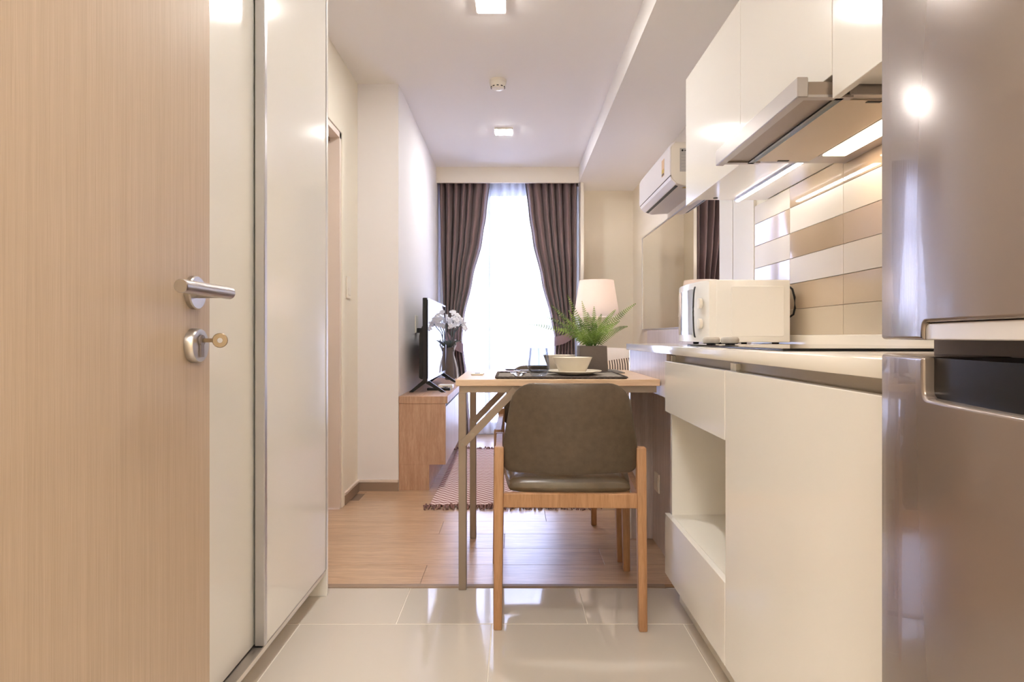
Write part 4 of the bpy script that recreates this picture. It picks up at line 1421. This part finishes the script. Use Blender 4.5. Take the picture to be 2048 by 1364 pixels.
obj('tieback', tie(0.552, 0.370, CY - 0.03, 0.95, 0.86, 0.080), 'tieback_cloth', cr, True)
# sheer
bms = bm_new()
nu, nv = 200, 12
G = []
for j in range(nv + 1):
    z = 0.02 + 2.31 * j / nv
    row = []
    for i in range(nu + 1):
        u = i / nu
        x = -0.64 + 1.20 * u
        a = 2 * PI * 17 * (u + 0.015 * math.sin(7 * u + 0.4) + 0.006 * math.sin(19 * u + z))
        row.append(bms.verts.new((x + 0.006 * math.cos(a), 5.675 + 0.020 * math.sin(a) + 0.006 * math.sin(23 * u), z)))
    G.append(row)
for j in range(nv):
    for i in range(nu):
        bms.faces.new((G[j][i], G[j][i + 1], G[j + 1][i + 1], G[j + 1][i]))
sh = obj('sheer_curtain', bms, 'sheer', None, True, angle=80)
tag(sh, 'white sheer curtain glowing in the window between the mauve curtains', 'curtain')
rlc = obj('curtain_rail', box(XT + 0.01, 0.575, 5.55, 5.70, 2.338, 2.350, 0.001), 'aluminium_light')
tag(rlc, 'white curtain rail hidden behind the pelmet', 'rail')

# ------------------------------------------------------------------ living room right side: mirror, shading panel, sofa, lamp
mi = thing('wall_mirror', (XR - 0.012, 4.12, 0.955), 'large frameless wall mirror below the air conditioner', 'mirror')
obj('glass', box(XR - 0.010, XR - 0.004, 3.310, 5.285, 0.962, 1.722), 'mirror', mi)
obj('backing', box(XR - 0.004, XR - 0.0005, 3.305, 5.290, 0.958, 1.727), 'white_board', mi)
for (y0, y1, z0, z1) in ((3.305, 5.294, 1.722, 1.730), (3.305, 5.294, 0.954, 0.962), (5.285, 5.294, 0.962, 1.722)):
    obj('edge_trim', box(XR - 0.014, XR - 0.004, y0, y1, z0, z1), 'aluminium_light', mi)
lp_ = obj('shading_panel', box(XR - 0.035, XR - 0.0005, 3.305, 4.98, 0.0, 0.950, 0.002), 'wood_pale')  # added sheet that stands for a shaded, lavender-toned band of plain wall
tag(lp_, 'low pale panel added beneath the mirror where the wall is only shaded', 'panel')

sf = thing('sofa', (0.76, 4.05, 0), 'low beige fabric sofa along the right wall behind the worktop', 'sofa')
obj('base', box(0.44, 1.05, 3.36, 4.70, 0.12, 0.28, 0.02, 2), 'sofa_cloth', sf, True)
for k in range(2):
    y0 = 3.50 + k * 0.535
    obj('seat_cushion', box(0.43, 0.87, y0 + 0.004, y0 + 0.531, 0.28, 0.43, 0.03, 3), 'sofa_cloth', sf, True)
obj('backrest', box(0.88, 1.055, 3.36, 4.70, 0.28, 0.74, 0.03, 3), 'sofa_cloth', sf, True)
obj('arm', box(0.44, 1.05, 3.36, 3.50, 0.28, 0.56, 0.03, 3), 'sofa_cloth', sf, True)
obj('arm', box(0.44, 1.05, 4.575, 4.70, 0.28, 0.56, 0.03, 3), 'sofa_cloth', sf, True)
for x in (0.48, 1.01):
    for y in (3.42, 4.64):
        obj('leg', lathe([(0.014, 0), (0.022, 0.12)], x, y, 0, 12), 'wood_chair', sf, True)
pw = obj('cushion', add_pillow(bm_new(), 0.66, 3.93, 0.640, 0.42, 0.19, 0.40, 12, rot=Matrix.Rotation(math.radians(8), 4, 'X') @ Matrix.Rotation(math.radians(3), 4, 'Y')), 'cushion_white', None, True)
tag(pw, 'plump off-white cushion standing on the sofa behind the fern', 'cushion', 'cushions on the sofa')
pw2 = obj('cushion', add_pillow(bm_new(), 0.70, 3.70, 0.612, 0.34, 0.14, 0.35, 12, rot=Matrix.Rotation(math.radians(8), 4, 'X') @ Matrix.Rotation(math.radians(-6), 4, 'Y')), 'cushion_stripe', None, True)
tag(pw2, 'striped beige and brown cushion leaning in front of the off-white one', 'cushion', 'cushions on the sofa')

LX, LY = 0.668, 5.03
stb = thing('side_table', (LX, LY, 0), 'small round side table carrying the lamp beyond the sofa', 'table')
obj('top', lathe([(0.0005, 0), (0.20, 0), (0.205, 0.004), (0.205, 0.018), (0.20, 0.022), (0.0005, 0.022)], LX, LY, 0.53, 36), 'wood_table', stb, True)
obj('column', lathe([(0.02, 0.015), (0.02, 0.53)], LX, LY, 0.0, 16), 'table_steel', stb, True)
obj('base', lathe([(0.0005, 0.0), (0.15, 0.0), (0.15, 0.01), (0.03, 0.018), (0.0005, 0.018)], LX, LY, 0.0, 32), 'table_steel', stb, True)
lm = thing('table_lamp', (LX, LY, 0.552), 'lit table lamp with tapered cream fabric shade', 'lamp')
obj('base', lathe([(0.0005, 0), (0.07, 0), (0.075, 0.01), (0.05, 0.03), (0.035, 0.10), (0.045, 0.20), (0.05, 0.28), (0.03, 0.36), (0.012, 0.40), (0.010, 0.58), (0.0005, 0.58)], LX, LY, 0.5525, 28), 'ceramic', lm, True)
shade = bm_new()
add_lathe(shade, [(0.183, 0.0), (0.137, 0.29), (0.135, 0.29), (0.181, 0.0)], LX, LY, 1.060, 40, 'Z', closed=True)
obj('shade', shade, 'lampshade', lm, True)
bmr = bm_new()
for k in range(3):
    a = 2 * PI * k / 3 + 0.3
    add_bar(bmr, (LX + 0.008 * math.cos(a), LY + 0.008 * math.sin(a), 1.115), (LX + 0.171 * math.cos(a), LY + 0.171 * math.sin(a), 1.115), 0.004, 0.004)
obj('shade_ring', bmr, 'steel_brushed', lm)
obj('bulb', lathe([(0.012, 0.0), (0.014, 0.02), (0.028, 0.05), (0.030, 0.065), (0.022, 0.088), (0.001, 0.096)], LX, LY, 1.135, 20), 'lampshade', lm, True)
ld_ = bpy.data.lights.new('lamp_bulb', 'POINT')
ld_.energy = TABLE_LAMP
ld_.color = (1.0, 0.85, 0.77)
ld_.shadow_soft_size = 0.02
lo_ = bpy.data.objects.new('lamp_bulb', ld_)
COL.objects.link(lo_)
lo_.parent = lm
lo_.location = (0, 0, 1.265 - 0.552)

# rug with fringe
rg = thing('rug', (0.0, 4.1, 0), 'pink and brown zigzag rug with fringed ends before the television bench', 'rug')
RX0, RX1, RY0, RY1 = -0.445, 0.42, 3.30, 4.95
obj('pile', box(RX0, RX1, RY0, RY1, 0.0005, 0.009, 0.002), 'rug', rg)
def fringe_mesh(y, dirn, seed):
    bm = bm_new()
    rnd = random.Random(seed)
    n = 96
    for k in range(n):
        x = RX0 - 0.03 + (RX1 - RX0 + 0.06) * k / (n - 1)
        L = rnd.uniform(0.040, 0.075)
        dx = rnd.uniform(-0.02, 0.02)
        pts = [(x, y, 0.006), (x + dx * 0.5, y + dirn * L * 0.5, 0.011 + rnd.uniform(0, 0.012)), (x + dx, y + dirn * L, 0.004)]
        add_tube(bm, pts, 0.0042, 5, [1.0, 1.15, 0.7])
    return bm
for y, d in ((RY0 + 0.004, -1), (RY1 - 0.004, 1)):
    f = obj('fringe', fringe_mesh(y, d, 3 + d), 'fringe', rg)
    f['kind'] = 'stuff'

# ------------------------------------------------------------------ air conditioner
ac = thing('air_conditioner', (1.0, 4.03, 1.775), 'white split air conditioner high on the right wall', 'air conditioner')
AY0, AY1 = 3.60, 4.46
def acp(dx=0.0):
    return [(XR - 0.001, 1.775), (0.985, 1.768), (0.940, 1.782), (0.912 + dx, 1.808), (0.902 + dx, 1.840), (0.903 + dx, 1.985), (0.912 + dx, 2.010), (0.935, 2.022), (XR - 0.001, 2.022)]
body = obj('body', prism(acp(0.004), 'Y', AY0, AY1, 0.004, 2), 'ac_side', ac, True, angle=50)
obj('front_panel', prism([(0.901, 1.828), (0.8995, 1.85), (0.900, 1.985), (0.909, 2.011), (0.932, 2.024), (0.930, 2.019), (0.9065, 1.99), (0.9065, 1.83)], 'Y', AY0 - 0.002, AY1 + 0.002), 'ac_white', ac, True, angle=50)
obj('louvre', prism([(0.9035, 1.824), (0.9085, 1.806), (0.936, 1.781), (0.940, 1.7845), (0.9125, 1.810), (0.9075, 1.826)], 'Y', AY0 + 0.004, AY1 - 0.004), 'ac_white', ac)
obj('air_slot', prism([(0.942, 1.7800), (0.957, 1.7745), (0.957, 1.7785), (0.942, 1.7850)], 'Y', AY0 + 0.04, AY1 - 0.02), 'black_plastic', ac)
obj('panel_gap', prism([(0.9020, 1.8285), (0.9020, 1.8255), (0.908, 1.8255), (0.908, 1.8285)], 'Y', AY0 + 0.001, AY1 - 0.001), 'dark_gap', ac)
st = obj('rating_label', box(0.958, 1.022, AY0 - 0.0012, AY0 + 0.001, 1.850, 1.985), 'sticker_grey', body)
obj('round_mark', lathe([(0.0001, -0.0018), (0.006, -0.0018), (0.006, 0)], 0.973, AY0, 1.972, 14, 'Y'), 'black_plastic', st)
obj('word_mark', box(0.984, 1.004, AY0 - 0.0016, AY0, 1.969, 1.974), 'black_plastic', st)
for k in range(5):
    obj('print_line', box(0.966, 1.014 - 0.006 * (k % 3), AY0 - 0.0016, AY0, 1.868 + 0.018 * k, 1.8705 + 0.018 * k), 'appliance_grey', st)
obj('screw_hole', lathe([(0.001, -0.001), (0.006, -0.001), (0.006, 0)], 1.026, AY0, 1.835, 12, 'Y'), 'appliance_grey', body)
el = obj('energy_label', box(0.8985, 0.901, AY0 + 0.130, AY0 + 0.190, 1.862, 1.962), 'sticker_orange', ac)
obj('label_number', box(0.8975, 0.8990, AY0 + 0.134, AY0 + 0.186, 1.880, 1.904), 'sticker_yellow', el)
obj('label_band', box(0.8975, 0.8990, AY0 + 0.134, AY0 + 0.186, 1.866, 1.878), 'bolt_dark', el)
obj('side_sticker', box(0.985, 1.05, AY0 + 0.030, AY0 + 0.055, 1.7665, 1.7712), 'sticker_yellow', body)

# ------------------------------------------------------------------ ceiling fittings
def downlight(x, y, label, glow='diffuser', s=0.066):
    d = thing('downlight', (x, y, ZC - 0.030), label, 'light', 'square ceiling downlights')
    fr_ = bm_new()
    for (a, b_, c, e) in ((-s, s, -s, -s + 0.008), (-s, s, s - 0.008, s), (-s, -s + 0.008, -s + 0.008, s - 0.008), (s - 0.008, s, -s + 0.008, s - 0.008)):
        add_box(fr_, x + a, x + b_, y + c, y + e, ZC - 0.012, ZC - 0.0005)
    bmesh.ops.remove_doubles(fr_, verts=fr_.verts, dist=1e-5)
    obj('frame', fr_, 'plastic_white', d)
    obj('diffuser', box(x - s + 0.008, x + s - 0.008, y - s + 0.008, y + s - 0.008, ZC - 0.0145, ZC - 0.002), glow, d)
    return d
downlight(-0.100, 2.765, 'bright square downlight cut by the top edge of the photo')
downlight(-0.070, 4.475, 'bright square downlight nearest the window', 'diffuser_dim')
downlight(-0.100, 1.130, 'square downlight over the hall tiles above the camera view', 'diffuser_hall')
downlight(-0.100, -0.720, 'large square fill light added in the unseen corridor behind the camera', 'corridor_fill', 0.42)  # added out of view as frontal fill light
sd = thing('smoke_detector', (-0.090, 3.60, ZC - 0.055), 'round white smoke detector on the ceiling between two downlights', 'smoke detector')
obj('base', lathe([(0.0005, 0.0), (0.050, 0.0), (0.050, 0.016), (0.0005, 0.016)], -0.090, 3.60, ZC - 0.0165, 28), 'plastic_white', sd, True)
obj('cover', lathe([(0.0005, 0.0), (0.022, 0.0), (0.034, 0.004), (0.044, 0.020), (0.048, 0.036), (0.0005, 0.036)], -0.090, 3.60, ZC - 0.0525, 28), 'plastic_white', sd, True)
for k in range(10):
    a = 2 * PI * k / 10 + 0.31
    v = box(-0.006, 0.006, -0.002, 0.002, -0.002, 0.002)
    bmesh.ops.rotate(v, verts=v.verts, cent=(0, 0, 0), matrix=Matrix.Rotation(a + PI / 2, 3, 'Z'))
    bmesh.ops.translate(v, verts=v.verts, vec=(-0.090 + 0.0395 * math.cos(a), 3.60 + 0.0395 * math.sin(a), ZC - 0.0415))
    obj('vent', v, 'dark_gap', sd)
obj('sensor_tip', lathe([(0.001, 0), (0.010, 0.001), (0.012, 0.006)], -0.090, 3.60, ZC - 0.0575, 16), 'plastic_white', sd, True)
